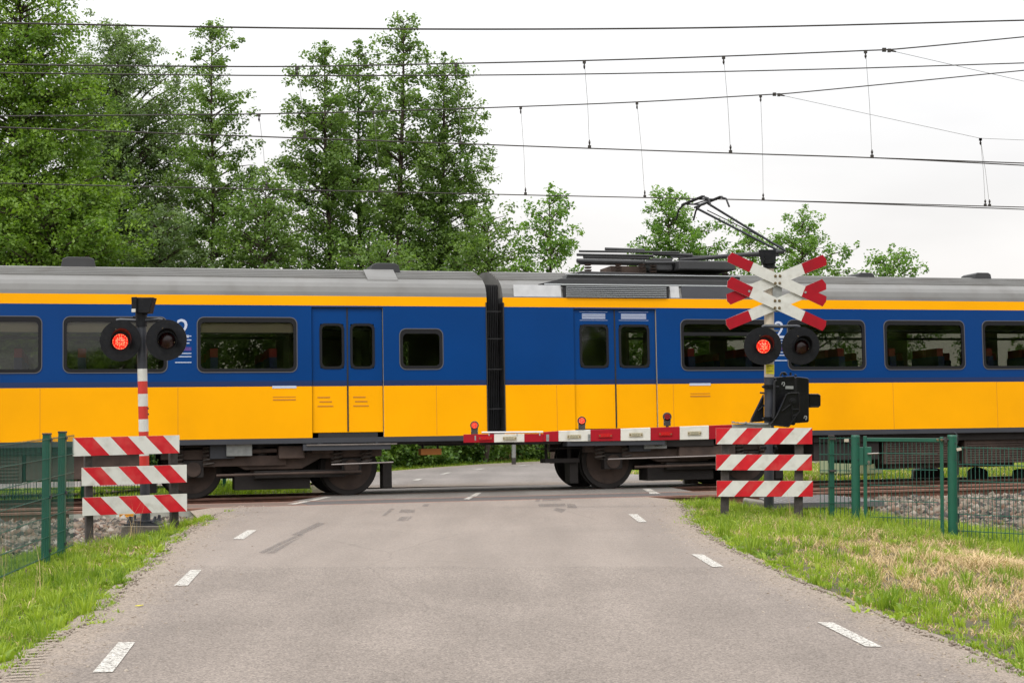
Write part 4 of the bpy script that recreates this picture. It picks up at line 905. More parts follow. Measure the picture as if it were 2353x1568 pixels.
# left signal
k1 = crop(0, 1000, 2.24); k2 = crop(0, 1600, 2.24); yl = 18.8
base = at(*k2(1268, 960), yl)
sigl = thing('crossing_signal', 'tall signal mast with red and white banded lower pole beside the green mesh fence', 'crossing signal', base)
bands = [(600, 972, 'darkpole'), (972, 1080, 'signw'), (1080, 1190, 'pred'), (1190, 1298, 'signw'), (1298, 1410, 'pred'), (1410, 1518, 'signw'), (1518, 1620, 'pred'), (1620, 1728, 'signw'), (1728, 1840, 'pred'), (1840, 1950, 'signw'), (1950, 1960, 'darkpole'), (1960, 2300, 'darkpole')]
def lx(yy): return 1229 + (yy - 480) * (1268 - 1229) / (2280 - 480)
mats_ = ['darkpole', 'signw', 'pred']; b = MB(); pl_ = P_(k1, yl)
for a, c, m_ in bands: b.tube(pl_(lx(a), a), pl_(lx(c), c), .0575, n=28, m=mats_.index(m_), cap=(a == 600))
b.build('pole', mats_, sigl, smooth=True)
b = MB(); b.tube(pl_(lx(480), 480), pl_(lx(605), 605), .068, n=24); b.tube(pl_(1160, 520), pl_(1185, 520), .012, n=8); b.build('pole_collar', 'blackp', sigl, smooth=True)
bell(sigl, [(1190, 350), (1335, 350), (1300, 486), (1190, 486)], yl - .1, k1, [(1143, 348), (1190, 345), (1190, 486), (1147, 480)], ((1225, 480), (1225, 500), .06))
b = MB(); p = P_(k1, yl - .14); b.prism([p(1146, 450), p(1181, 450), p(1181, 479), p(1146, 479)], (0, .005, 0)); b.build('number_plate', 'signw', sigl)
b = MB(); p = P_(k1, yl - .02); b.path([p(1015, 552), p(1045, 546), p(1230, 553), p(1385, 541), p(1418, 546)], .02, n=10); b.path([p(1045, 548), p(1045, 600)], .018); b.path([p(1390, 545), p(1390, 600)], .018); b.build('crossbar', 'darkpole', sigl, smooth=True)
lamp(sigl, 1048, 728, yl - .12, 179, (.35, -1, .22), True, k1, (2, 8, 68), (92, .17)); lamp(sigl, 1448, 722, yl - .12, 179, (.22, -1, .16), False, k1, (8, 3, 72), (88, .17))
b = MB(); b.tube(base - Z * .02, base + Z * .02, .14, n=24)
for dx in (-.15, .12):
    for dy in (-.1, .12):
        c = base + V((dx * 1.1, dy, .0)); b.tube(c, c + Z * .03, .04, .03, n=8); b.tube(c + V((.0, 0, .025)), c + V((.008, 0, .075)), .024, .016, n=8)
b.bx(base.x - .21, base.x + .21, base.y - .19, base.y + .19, base.z - .03, base.z - .01); b.build('base_flange', 'darkpole', sigl)
b = MB(); z1 = base.z - .03; b.prism([V((base.x - .24, base.y - .22, z1)), V((base.x + .25, base.y - .22, z1)), V((base.x + .3, base.y - .22, z1 - .45)), V((base.x - .26, base.y - .22, z1 - .45))], (0, .45, 0)); b.build('concrete_foot', 'concrete', sigl, bevel=.012)
p = P_(k1, yl - .06)
for a in ((1288, 1310), (1290, 1360)): b = MB(); b.tube(p(*a), p(a[0] + 6, a[1] + 14), .009, n=6); b.build('strap', 'ink', sigl)
# right signal with crossbuck, drive and boom
k5 = crop(2700, 900, 3.1357); k6 = crop(2700, 1400, 2.4129); k4 = crop(1900, 1000, 2.091); k3 = crop(900, 1000, 2.0909); yr = 20.3
pr = P_(k6, yr); base = at(*k6(705, 1370), yr)
sigr = thing('crossing_barrier', 'barrier mast with red and white double crossbuck, black drive box and lowered boom', 'crossing barrier', base)
b = MB(); q5 = P_(k5, yr)
b.tube(q5(915, 440), pr(704, 160), .0635, n=28, m=0, cap=True); b.tube(pr(704, 160), pr(702, 1378), .0635, n=28, m=1); b.build('pole', ['cream', 'darkpole'], sigr, smooth=True)
b = MB(); b.tube(q5(914, 395), q5(915, 455), .078, n=24); b.tube(q5(985, 440), q5(1008, 440), .014, n=8); b.build('pole_collar', 'blackp', sigr, smooth=True)
bell(sigr, [(833, 222), (1000, 219), (998, 392), (838, 398), (862, 330)], yr - .1, k5, [(785, 225), (835, 222), (862, 300), (850, 385), (822, 390)], ((915, 385), (915, 405), .068))
def arm(poly, red, yy, name='crossbuck_board'):
    p = P_(k5, yy); b = MB(); b.prism([p(*a) for a in poly], (0, .012, 0), 1)
    for r_ in red: b.prism([P_(k5, yy - .0)(*a) - Y * .0025 for a in r_], (0, .002, 0), 0)
    return b.build(name, ['signr', 'signw'], sigr)
ya, yb = yr - .13, yr - .10
arm([(460, 255), (1615, 792), (1608, 858), (1567, 915), (405, 372), (410, 312)], [[(460, 255), (724, 378), (673, 497), (405, 372), (410, 312)], [(1359, 673), (1615, 792), (1608, 858), (1567, 915), (1310, 795)]], ya)
arm([(457, 552), (1612, 1092), (1606, 1155), (1565, 1212), (401, 681), (407, 612)], [[(457, 552), (720, 680), (671, 802), (401, 681), (407, 612)], [(1357, 972), (1612, 1092), (1606, 1155), (1565, 1212), (1305, 1095)]], ya)
arm([(1568, 283), (1615, 345), (1615, 412), (445, 893), (402, 850), (391, 767)], [[(1568, 283), (1615, 345), (1615, 412), (1353, 516), (1310, 393)], [(391, 767), (657, 658), (703, 783), (445, 893), (402, 850)]], yb)
arm([(1562, 580), (1611, 645), (1611, 708), (437, 1197), (391, 1140), (387, 1072)], [[(1562, 580), (1611, 645), (1611, 708), (1345, 818), (1300, 693)], [(387, 1072), (659, 962), (705, 1086), (437, 1197), (391, 1140)]], yb)
for a in ((991, 544), (1047, 544), (990, 631), (1044, 631), (987, 845), (1040, 845), (986, 932), (1039, 933)):
    b = MB(); c = P_(k5, ya)(*a); b.tube(c + Y * .005, c - Y * .006, .018, n=16); b.tube(c, c - Y * .016, .011, n=6); b.build('bolt', 'brass', sigr)
for a in ((672, 729), (1357, 742)):
    b = MB(); c = P_(k5, ya)(*a); b.tube(c + Y * .03, c - Y * .01, .015, n=12); b.build('bolt', 'galv', sigr)
b = MB(); p = P_(k5, yr - .085); b.prism([p(960, 500), p(1070, 500), p(1070, 980), p(960, 980)], (0, .02, 0)); b.build('crossbuck_bracket', 'galv', sigr)
b = MB(); p = P_(k5, yr - .075); b.prism([p(858, 1130), p(1030, 1132), p(1030, 1148), p(858, 1146)], (0, .15, 0)); b.prism([p(970, 1200), p(1030, 1200), p(1030, 1219), p(970, 1219)], (0, .1, 0)); b.build('lamp_bracket', 'galv', sigr)
b = MB(); p = P_(k5, yr - .1); b.path([p(828, 1168), p(855, 1158), p(1060, 1160), p(1255, 1155), p(1290, 1166)], .02, n=10); b.path([p(860, 1160), p(860, 1230)], .018); b.path([p(1250, 1158), p(1250, 1230)], .018); b.build('crossbar', 'darkpole', sigr, smooth=True)
lamp(sigr, 838, 1396, yr - .2, 230, (.1, -1, .2), True, k5, (5, 6, 84), (112, .15)); lamp(sigr, 1301, 1393, yr - .2, 230, (.07, -1, .2), False, k5, (6, 15, 88), (112, .15))
b = MB(); p = P_(k6, yr - .064)
b.prism([p(674, 42), p(752, 42), p(752, 132), p(674, 130)], (0, .004, 0), 0)
for j, (x0, x1) in enumerate(((680, 722), (680, 738), (680, 700), (680, 715), (728, 748), (680, 735), (680, 748), (680, 700))):
    y0 = (50, 56, 64, 78, 78, 98, 106, 122)[j]; b.prism([p(x0, y0) - Y * .002, p(x1, y0) - Y * .002, p(x1, y0 + 3) - Y * .002, p(x0, y0 + 3) - Y * .002], (0, .001, 0), 1)
b.build('instruction_sticker', ['ystick', 'ink'], sigr)
# drive box
b = MB(); p = P_(k6, yr + .02)
b.prism([p(752, 168), p(778, 158), p(942, 150), p(950, 165), p(952, 600), p(940, 612), p(752, 600)], (0, .34, 0)); b.prism([p(958, 156), p(1062, 166), p(1079, 178), p(1079, 575), p(1066, 584), p(958, 592)], (0, .36, 0)); b.prism([p(945, 165), p(962, 165), p(962, 590), p(945, 595)], (0, .3, 0))
b.build('drive_box', 'blackg', sigr, bevel=.012)
b = MB(); p = P_(k6, yr - .0); b.prism([p(858, 242), p(932, 243), p(932, 271), p(858, 270)], (0, .03, 0)); b.build('type_plate', 'joint2', sigr) if 'joint2' in M else b.build('type_plate', 'galv', sigr)
b = MB(); p = P_(k6, yr + .01); b.path([p(808, 150), p(822, 122), p(850, 118), p(870, 140)], .012, m=0); b.tube(p(852, 130), p(852, 130) + Y * .05, .022, n=12); b.tube(p(905, 116), p(905, 145), .014, n=8); b.tube(p(940, 142), p(962, 146), .012, n=8)
for a in ((838, 222), (1045, 540)):
    b.path([p(a[0] - 14, a[1] + 8), p(a[0] - 8, a[1] - 14), p(a[0] + 6, a[1] - 14), p(a[0] + 10, a[1] + 4), p(a[0] + 2, a[1] + 22)], .009, n=6, m=1)
b.build('latch', ['blackg', 'galv'], sigr)
b = MB(); p = P_(k6, yr - .07); b.path([p(775, 190), p(762, 195), p(752, 215), p(752, 500), p(742, 545)], .016, n=8); b.path([p(755, 215), p(752, 380), p(735, 500), p(705, 590)], .007, n=6, m=0); b.build('cable_conduit', 'rubber', sigr, smooth=True)
for (a, yo, dp) in (([(866, 322), (905, 307), (980, 308), (988, 318), (988, 482), (972, 505), (884, 630), (716, 612), (708, 600), (760, 560), (790, 500)], yr - .32, .12), ([(655, 322), (655, 575), (530, 585), (540, 555)], yr + .16, .1)):
    p = P_(k6, yo); b = MB(); b.prism([p(*q) for q in a], (0, dp, 0))
    if len(a) > 5:
        for r0, r1 in (((866, 322), (790, 500)), ((790, 500), (745, 572)), ((716, 605), (884, 625)), ((980, 310), (985, 482)), ((985, 482), (884, 625)), ((915, 410), (820, 480)), ((918, 400), (920, 560)), ((918, 465), (985, 462)), ((920, 525), (962, 512)), ((905, 310), (980, 310)), ((868, 320), (905, 310))):
            b.box((p(*r0) + p(*r1)) / 2 - Y * .012, ((p(*r1) - p(*r0)).length, .03, .016), 0, ((p(*r1) - p(*r0)).normalized(), Y, (p(*r1) - p(*r0)).normalized().cross(Y)))
        c = p(922, 390); b.tube(c, c - Y * .03, .045, n=20); b.tube(c, c - Y * .05, .026, n=6, m=0)
    else:
        b.box((p(610, 465) + p(650, 430)) / 2, (.12, .06, .015), 0, (V((.75, 0, .65)), Y, V((-.65, 0, .75))))
    b.build('boom_arm_casting', 'blackg', sigr, bevel=.004)
b = MB(); p = P_(k6, yr + .1); ou = [p(1078, 315), p(1165, 315), p(1188, 330), p(1188, 425), p(1165, 443), p(1078, 447)]; b.prism(ou, (0, .1, 0)); p = P_(k6, yr + .09); b.prism([p(1080, 318), p(1168, 318), p(1185, 333), p(1180, 338), p(1082, 332)], (0, .02, 0)); b.prism([p(1085, 432), p(1170, 430), p(1185, 428), p(1168, 445), p(1085, 445)], (0, .02, 0)); b.prism([p(1176, 330), p(1188, 330), p(1188, 430), p(1176, 430)], (0, .02, 0)); b.build('counterweight_lug', 'blackg', sigr, bevel=.006)
b = MB(); p = P_(k6, yr)
for yy in (250, 550):
    b.tube(p(704, yy - 18), p(704, yy + 18), .078, n=24); c = p(630, yy) ; b.tube(c - Y * .05, c + X * .06 - Y * .05, .014, n=8); b.tube(p(690, yy) - Y * .08, p(690, yy) - Y * .1, .018, n=6); b.box(p(668, yy) - Y * .075, (.06, .03, .05))
b.tube(p(612, 305) - Y * .05, p(655, 310) - Y * .05, .012, n=8); b.tube(p(740, 250) - Y * .06, p(790, 250) - Y * .06, .01, n=8); b.build('pole_clamp', 'blackg', sigr)
b = MB(); p = P_(k6, yr - .05); b.prism([p(622, 812), p(785, 812), p(785, 835), p(622, 835)], (0, .1, 0)); b.prism([p(722, 790), p(757, 790), p(757, 870), p(722, 870)], (0, .12, 0)); b.build('boom_support', 'blackp', sigr)
# boom
yb_ = yr - .14; p4 = P_(k4, yb_)
def topy(x): return np.interp(x, [-203, 445, 446, 570, 1980, 2240], [1440, 1434, 1421, 1413, 1362, 1352])
def boty(x): return np.interp(x, [-203, 445, 446, 830, 1318, 2240], [1508, 1500, 1498, 1496, 1489, 1470])
b = MB(); xs_ = [(-203, 46, 1), (46, 292, 0), (292, 444, 1), (446, 570, 1), (570, 830, 0), (830, 1075, 1), (1075, 1318, 0), (1318, 1556, 1), (1556, 1793, 0), (1793, 1980, 1)]
for x0, x1, m_ in xs_:
    dp = .045 if x1 < 445 else .085
    b.prism([p4(x0, topy(x0 + .5)), p4(x1, topy(x1 - .5)), p4(x1, boty(x1 - .5)), p4(x0, boty(x0 + .5))], (0, dp, 0), m_)
b.prism([p4(1980, 1360), p4(2150, 1354), p4(2300, 1352), p4(2300, 1400), p4(1980, 1440)], (0, .07, 0), 2)
b.build('boom', ['white', 'signr', 'galv'], sigr, bevel=.004)
b = MB(); p = P_(k6, yb_ - .03); b.prism([p(375, 575), p(400, 588), p(700, 590), p(705, 605), p(590, 608), p(370, 592)], (0, .2, 0)); b.tube(p(407, 580), p(407, 592), .014, n=6); b.tube(p(485, 578), p(485, 592), .014, n=6); b.build('boom_flange', 'galv', sigr)
b = MB(); b.path([p4(-55, 1425), p4(445, 1421)], .012, n=8, m=0)
for x in (5, 232, 417): b.prism([p4(x - 4, 1418), p4(x + 4, 1418), p4(x + 4, 1450), p4(x - 4, 1450)], (0, -.006, 0), 0)
for x0, x1, y0, y1 in ((470, 493, 1440, 1495), (808, 830, 1438, 1492)):
    b.prism([p4(x0, y0) - Y * .003, p4(x1, y0) - Y * .003, p4(x1, y1) - Y * .003, p4(x0, y1) - Y * .003], (0, .003, 0), 1)
b.prism([k for k in [P_(k3, yb_ - .003)(1978, 1450), P_(k3, yb_ - .003)(1989, 1450), P_(k3, yb_ - .003)(1990, 1490), P_(k3, yb_ - .003)(1979, 1490)]], (0, .003, 0), 1)
for x, y in ((481, 1466), (819, 1450), (819, 1482)): c = p4(x, y); b.tube(c - Y * .003, c - Y * .012, .012, n=8, m=1)
b.build('boom_fitting', ['alu', 'galv'], sigr)
for x, y, red in ((-25, 1472, 1), (172, 1472, 0), (696, 1458, 0), (951, 1450, 1), (1200, 1443, 0), (1440, 1437, 1), (1676, 1430, 0)):
    p = P_(k4, yb_ - .014); b = MB(); w_, h_ = 55, 15
    b.prism([p(x - w_, y - h_), p(x + w_, y - h_ - 2), p(x + w_, y + h_ - 2), p(x - w_, y + h_)], (0, .012, 0), 0)
    for dx in (-22, 0, 22): b.prism([P_(k4, yb_ - .018)(*q) for q in ((x + dx - 9, y - 11), (x + dx + 9, y - 11), (x + dx + 9, y + 10), (x + dx - 9, y + 10))], (0, .005, 0), 1)
    for dx in (-46, 46): c = p(x + dx, y); b.tube(c, c - Y * .005, .01, n=8, m=2)
    b.build('reflector', ['refr' if red else 'refw', 'refr' if red else 'refw2', 'brass'], sigr)
M_ref = None
for cx_, cy_, lit in ((-114, 1367, 1), (760, 1330, 1), (1455, 1297, 0)):
    yy = yb_ + .02; p = P_(k4, yy); c = p(cx_, cy_); R_ = (p(cx_ + 35, cy_) - c).length; t = sub('boom_lamp', sigr)
    if lit: t['label'] = 'small boom lamp lit red'
    b = MB(); b.tube(c, c + Y * .06, R_, n=32); b.prism([p(cx_ - 28, cy_ + 15), p(cx_ + 28, cy_ + 15), p(cx_ + 28, cy_ + 74), p(cx_ - 28, cy_ + 74)], (0, .05, 0)); b.tube(p(cx_, cy_ + 72) + Y * .02, p(cx_, cy_ + 86) + Y * .02, .02, n=10); b.build('lamp_housing', 'conpost', t, bevel=.003)
    b = MB(); b.tube(c - Y * .008, c, R_ * .66, R_ * .7, n=28); b.build('lens', 'ledsmall' if lit else 'ledoffs', t)
    b = MB()
    for dx, dy in ((-28, 45), (28, 45), (-26, 12), (26, 12)): c2 = p(cx_ + dx * .9, cy_ + dy); b.tube(c2, c2 - Y * .006, .005, n=6)
    b.build('screw', 'galv', t)
# ---------------------------------------------------------------- striped barrier boards
def board(root, cf, corners, y0, y1, bounds, cols):
    """corners: x0,x1,(top y at x0,x1),(bottom y at x0,x1); depth from y0 to y1; bounds: list of (x top, x bottom)"""
    x0, x1, (ta, tb), (ba, bb) = corners
    def P(x, fr):
        f = (x - x0) / (x1 - x0); yt = ta + (tb - ta) * f; yb2 = ba + (bb - ba) * f
        return at(*cf(x, yt + (yb2 - yt) * fr), 1 / (1 / y0 + (1 / y1 - 1 / y0) * f))
    n = (P(x1, 0) - P(x0, 0)).normalized().cross(V((0, 0, -1))).normalized()
    if n.y < 0: n = -n
    b = MB(); b.prism([P(x0, 0), P(x1, 0), P(x1, 1), P(x0, 1)], n * .022, 2)
    B = [(x0, x0)] + bounds + [(x1, x1)]; off = n * -.0022
    for i, m_ in enumerate(cols):
        (a, c), (d, e) = B[i], B[i + 1]; poly = [(a, 0), (d, 0), (e, 1), (c, 1)]
        if i == 0 and a == c and bounds[0][1] < bounds[0][0]: pass
        pts = [P(*q) + off for q in poly]
        # thin inset plate
        b.poly(pts, m_)
    return b.build('striped_board', ['boardw', 'boardr', 'edgew'], root)
def bpost(root, cf, xt, yt, xb, yb2, w, y, dep=.1, turn=0.):
    p = P_(cf, y); a = p(xt - w / 2, yt); c = p(xt + w / 2, yt); d = p(xb + w / 2, yb2); e = p(xb - w / 2, yb2)
    cs, sn = math.cos(turn), math.sin(turn); wd = (c - a).length; ax = V((cs, sn, 0)); ay = V((-sn, cs, 0)); top_ = (a + c) / 2; bot = (d + e) / 2 - Z * .25
    zz = (top_ - bot).normalized(); b = MB(); b.box((top_ + bot) / 2 + ay * dep / 2, (wd, dep, (top_ - bot).length), 0, (ax, ay, zz)); b.build('post', 'conpost', root, bevel=.006)
bl = thing('barrier_fence', 'three red and white boards on dark posts in front of the banded signal mast', 'barrier', at(*k2(1150, 1100), 18.15))
c_ = [0, 1, 0, 1, 0, 1, 0]
board(bl, k2, (635, 1563, (228, 206), (390, 361)), 17.85, 18.3, [(642, 795), (808, 955), (962, 1108), (1115, 1260), (1268, 1415), (1420, 1562)], c_)
board(bl, k2, (712, 1627, (489, 462), (648, 616)), 17.9, 18.35, [(720, 875), (878, 1025), (1030, 1178), (1187, 1327), (1336, 1480), (1482, 1625)], c_)
board(bl, k2, (719, 1629, (750, 715), (908, 868)), 17.9, 18.35, [(723, 875), (876, 1027), (1032, 1178), (1186, 1327), (1336, 1480), (1482, 1627)], c_)
bpost(bl, k2, 772, 235, 790, 1170, 62, 18.0, .13, .42); bpost(bl, k2, 1514, 215, 1534, 1030, 62, 18.38, .13, .42)
br = thing('barrier_fence', 'three red and white boards on dark posts under the black drive box', 'barrier', at(*k6(660, 1400), 19.6))
c_ = [1, 0, 1, 0, 1, 0, 1]
for (xa, xb, ta, tb, ba, bb, bd) in ((205, 1109, 638, 636, 788, 788, [(345, 212), (498, 355), (645, 500), (797, 655), (945, 803), (1106, 960)]), (205, 1106, 885, 886, 1031, 1035, [(345, 212), (495, 353), (644, 498), (797, 653), (945, 800), (1104, 956)]), (212, 1115, 1131, 1132, 1279, 1280, [(362, 222), (513, 375), (660, 522), (812, 675), (958, 818), (1112, 973)])):
    board(br, k6, (xa, xb, (ta, tb), (ba, bb)), 19.62, 19.55, bd, c_)
bpost(br, k6, 297, 640, 285, 1390, 76, 19.66, .12, -.1); bpost(br, k6, 990, 640, 978, 1475, 76, 19.6, .12, -.1)
# ---------------------------------------------------------------- mesh fences
def mesh_panel(name, parent, p0, dirv, L, z0, z1, nh, clip=None, thick=.0034):
    b = MB(); d = V(dirv).normalized(); n = d.cross(Z); k = int(L / .05)
    for i in range(k + 1):
        c = p0 + d * (i * .05); b.box(V((c.x, c.y, 0)) + Z * ((z0 + z1) / 2), (thick * 1.9, thick * 1.9, z1 - z0 + .03), 0, (d, n, Z))
    for j in range(nh):
        z = z0 + (z1 - z0) * j / (nh - 1)
        for sg in (-1, 1):
            c = p0 + d * (L / 2) + n * (sg * .0055); b.box(V((c.x, c.y, z)), (L + .02, thick * 2, thick * 2.6), 0, (d, n, Z))
    return b.build(name, 'greenl', parent)
# left fence running towards the crossing
fd = V((-.059, 1, 0)).normalized(); pe = V((-4.83, 17.3, 0))
fl = thing('mesh_fence', 'dark green mesh fence running along the verge with two posts, ending beside the striped boards', 'fence', pe - fd * 3, group='green mesh fences')
mesh_panel('mesh_panel', fl, pe - fd * 6.5 , fd, 6.5, -.15, 1.045, 7, thick=.0021)
for yy in (16.18, 16.88, 13.6, 11.1):
    c = pe + fd * ((yy - 17.3) / fd.y) + V((-.03, 0, 0)); b = MB(); b.bx(c.x - .037, c.x + .037, c.y - .03, c.y + .03, -.6, 1.09)
    for k in range(3): b.bx(c.x - .03 + k * .022, c.x - .018 + k * .022, c.y - .034, c.y - .03, -.5, 1.08)
    b.build('post', 'green', fl); b = MB(); b.bx(c.x - .041, c.x + .041, c.y - .036, c.y + .036, 1.09, 1.105); b.build('post_cap', 'conpost', fl)
    b = MB()
    for z in (1.03, .45, -.1): b.bx(c.x + .02, c.x + .05, c.y - .02, c.y + .03, z - .015, z + .015)
    b.build('clamp', 'darkpole', fl)
# right: short panel, gate, fence
k8 = crop(3100, 1600, 2.24)
def zf(v, y, cf=k8): return at(*cf(0, v), y).z
y1_ = 19.45; p = P_(k8, y1_); a = p(200, 232)
fm = thing('mesh_fence', 'short green mesh panel on a thin post between the striped boards and the gate', 'fence', V((a.x + .5, y1_, -.15)), group='green mesh fences')
Lp = p(462, 232).x - a.x; mesh_panel('mesh_panel', fm, V((a.x, y1_, 0)), X, Lp, p(0, 935).z, a.z, 6)
c = p(304, 220); b = MB(); b.bx(c.x - .03, c.x + .03, y1_ + .005, y1_ + .055, -.6, c.z); b.build('post', 'green', fm); b = MB(); b.bx(c.x - .035, c.x + .035, y1_, y1_ + .06, c.z, c.z + .02)
for v in (235, 515): b.bx(c.x - .035, c.x + .05, y1_ - .02, y1_ + .02, zf(v, y1_) - .012, zf(v, y1_) + .012)
b.build('post_cap', 'conpost', fm)
b = MB(); e = p(460, 250)
for k in range(6):
    z = e.z - k * .185; b.path([V((e.x, y1_, z)), V((e.x - .0, y1_, z - .03)), V((e.x + .035, y1_, z - .07)), V((e.x + .035, y1_, z - .12)), V((e.x, y1_, z - .16))], .005, n=5)
b.build('end_clip', 'darkpole', fm); b = MB(); b.bx(e.x - .07, e.x - .015, y1_ - .012, y1_ - .004, e.z - .02, e.z + .02); b.build('tag_plate', 'cream', fm)
yg1, yg2 = 19.28, 18.95
gate = thing('gate', 'green mesh gate with steel handle between two thick round green posts', 'gate', V((at(*k8(510, 1000), yg1).x, yg1, -.15)))
for xx, yv, yg, vt, r_ in ((509, 1000, yg1, 205, .053), (1352, 1100, yg2, 203, .058)):
    t_ = at(*k8(xx, vt), yg); b = MB(); b.tube(V((t_.x, yg, -.8)), V((t_.x, yg, t_.z - .02)), r_, n=32); b.tube(V((t_.x, yg, t_.z - .022)), V((t_.x, yg, t_.z)), r_ + .003, r_ - .004, n=32)
    b.build('gate_post', 'green', gate, smooth=True)
    b = MB()
    for dz in (.1, .3):
        b.tube(V((t_.x + .02, yg - r_ + .006, t_.z - dz)), V((t_.x + .02, yg - r_ - .004, t_.z - dz)), .008, n=8)
    b.build('post_bolt', 'darkpole', gate)
g0, g1 = at(*k8(593, 228), yg1 - .02), at(*k8(1260, 228), yg2 + .02); gd = V((g1.x - g0.x, g1.y - g0.y, 0)).normalized(); gn = gd.cross(Z); ax = (gd, gn, Z)
zb0, zb1 = zf(1005, yg1), zf(1085, yg2); ztop = (g0.z + g1.z) / 2; zbot = zf(1080, 19.1)
b = MB(); Lg = (V((g1.x, g1.y, 0)) - V((g0.x, g0.y, 0))).length; mid = (g0 + g1) / 2
b.box(V((g0.x, g0.y, (ztop + zbot) / 2)), (.042, .042, ztop - zbot + .03), 0, ax); b.box(V((g1.x, g1.y, (ztop + zbot) / 2)), (.042, .042, ztop - zbot + .03), 0, ax)
b.box(V((mid.x, mid.y, ztop - .025)), (Lg - .042, .04, .045), 0, ax); b.box(V((mid.x, mid.y, zbot)), (Lg - .042, .038, .04), 0, ax); b.build('gate_frame', 'green', gate, bevel=.003)
mesh_panel('mesh_panel', gate, V((g0.x, g0.y, 0)) + gd * .06, gd, Lg - .12, zbot + .02, ztop - .19, 6)
b = MB()
for i in range(int((Lg - .25) / .05)): c = V((g0.x, g0.y, 0)) + gd * (.21 + .05 * i); b.box(V((c.x, c.y, ztop - .12)), (.006, .006, .17), 0, ax)
b.build('mesh_infill', 'greenl', gate)
b = MB(); c = at(*k8(622, 385), yg1 - .04); b.box(V((c.x + .0, c.y, c.z)), (.075, .05, .22), 0, ax); c2 = at(*k8(560, 388), yg1 - .02); b.box(c2, (.055, .05, .22), 0, ax); b.build('lock_case', 'green', gate, bevel=.003)
b = MB(); h0 = at(*k8(622, 368), yg1 - .09); h1 = at(*k8(712, 364), yg1 - .1); b.tube(h0 + Y * .05, h0, .011, n=10); b.tube(h0, h1, .010, n=12); b.tube(h1, h1 + Y * .04, .01, n=10); b.build('handle', 'steel', gate, smooth=True)
b = MB(); c = at(*k8(625, 437), yg1 - .07); b.tube(c, c - Y * .006, .016, n=16); b.tube(c - Z * .02, c - Z * .02 - Y * .006, .011, n=12); b.build('keyhole', 'steel', gate)
b = MB(); c = at(*k8(1294, 245), yg2 - .02); b.tube(c - X * .05, c + X * .06, .014, n=10); b.tube(c - Z * .03, c + Z * .03, .02, n=12); b.build('hinge', 'conpost', gate)
for xx in (1222, 1254):
    c = at(*k8(xx, 246), yg2 - .01); b = MB(); b.tube(c - Y * .035, c, .014, n=12); b.build('hinge_bolt', 'brass', gate)
pa = at(*k8(1408, 318), 18.95); pb = at(*k8(1978, 327), 18.52); fdv = V((pb.x - pa.x, pb.y - pa.y, 0)).normalized()
fr_ = thing('mesh_fence', 'green mesh fence panels right of the gate in front of the ballast', 'fence', V((pa.x + 1, 18.4, -.35)), group='green mesh fences')
mesh_panel('mesh_panel', fr_, V((pa.x, pa.y, 0)), fdv, 4.2, -.345, .855, 7)
b = MB()
for k in range(7):
    z = .88 - k * .19; b.path([V((pa.x - .045, pa.y, z + .16)), V((pa.x - .01, pa.y, z + .12)), V((pa.x - .01, pa.y, z + .03)), V((pa.x - .045, pa.y, z))], .006, n=5)
b.build('end_clip', 'darkpole', fr_); b = MB(); c = at(*k8(1412, 328), 18.9); b.box(c, (.06, .01, .035), 0, (V((.95, 0, .2)), Y, V((-.2, 0, .95)))); b.build('tag_plate', 'cream', fr_)
for dd in (1.24, 3.1):
    c = V((pa.x, pa.y, 0)) + fdv * dd + V((.01, .04, 0)); b = MB(); b.bx(c.x - .03, c.x + .03, c.y - .025, c.y + .025, -.8, .9); b.build('post', 'green', fr_)
# fence beyond the line on the left
m_ = O + T3 * -16 + N3 * 7.75; ff = thing('mesh_fence', 'green mesh fence beyond the tracks glimpsed under the train', 'fence', V((m_.x, m_.y, -.6)), group='green mesh fences')
dv = V((T3.x, T3.y, 0)).normalized(); mesh_panel('mesh_panel', ff, V((m_.x, m_.y, 0)), dv, 12.6, -.62, .58, 7, thick=.004)
for i in range(6): c = m_ + dv * (i * 2.5 + .1); b = MB(); b.bx(c.x - .03, c.x + .03, c.y - .03, c.y + .03, -1., .65); b.build('post', 'green', ff)
# ---------------------------------------------------------------- small lineside things
pf_ = lambda s_, q_, w_: TP(s_, q_, w_)
wk = thing('grating_platform', 'grey grating platform on short legs behind the striped boards beside the gate', 'platform', at(1900, 1165, 21.))
k6b = k6; z0 = .05
pts = [gp(*k6(610, 1290), z0), gp(*k6(742, 1343), z0), gp(*k8(762, 778), z0), gp(*k8(250, 722), z0)]
b = MB(); b.prism([q for q in pts][::-1], (0, 0, -.07)); b.build('deck_plate', 'grate', wk)
b = MB(); 
for i in range(1, 14):
    f = i / 14; a = pts[0].lerp(pts[3], f); c = pts[1].lerp(pts[2], f); d = (c - a).normalized(); b.box((a + c) / 2 + Z * .003, ((c - a).length * .98, .012, .006), 0, (d, d.cross(Z), Z))
b.build('grating_bar', 'galv', wk)
b = MB()
for f in (.08, .35, .62, .88):
    c = pts[1].lerp(pts[2], f); b.bx(c.x - .03, c.x + .03, c.y + .05, c.y + .11, -.6, z0 - .07); c = pts[0].lerp(pts[3], f); b.bx(c.x - .03, c.x + .03, c.y - .06, c.y, -.6, z0 - .07)
b.build('platform_leg', 'rust', wk)
cb = at(*k6(540, 1300), 20.9); ck = thing('concrete_block', 'weathered concrete block in the grass at the end of the grating platform', 'block', cb - Z * .2)
b = MB(); b.prism([V((cb.x - .12, cb.y - .1, cb.z + .0)), V((cb.x + .16, cb.y - .12, cb.z - .04)), V((cb.x + .2, cb.y - .12, cb.z - .4)), V((cb.x - .16, cb.y - .12, cb.z - .4))], (0.05, .4, 0)); b.build('block_body', 'concrete', ck, bevel=.03)
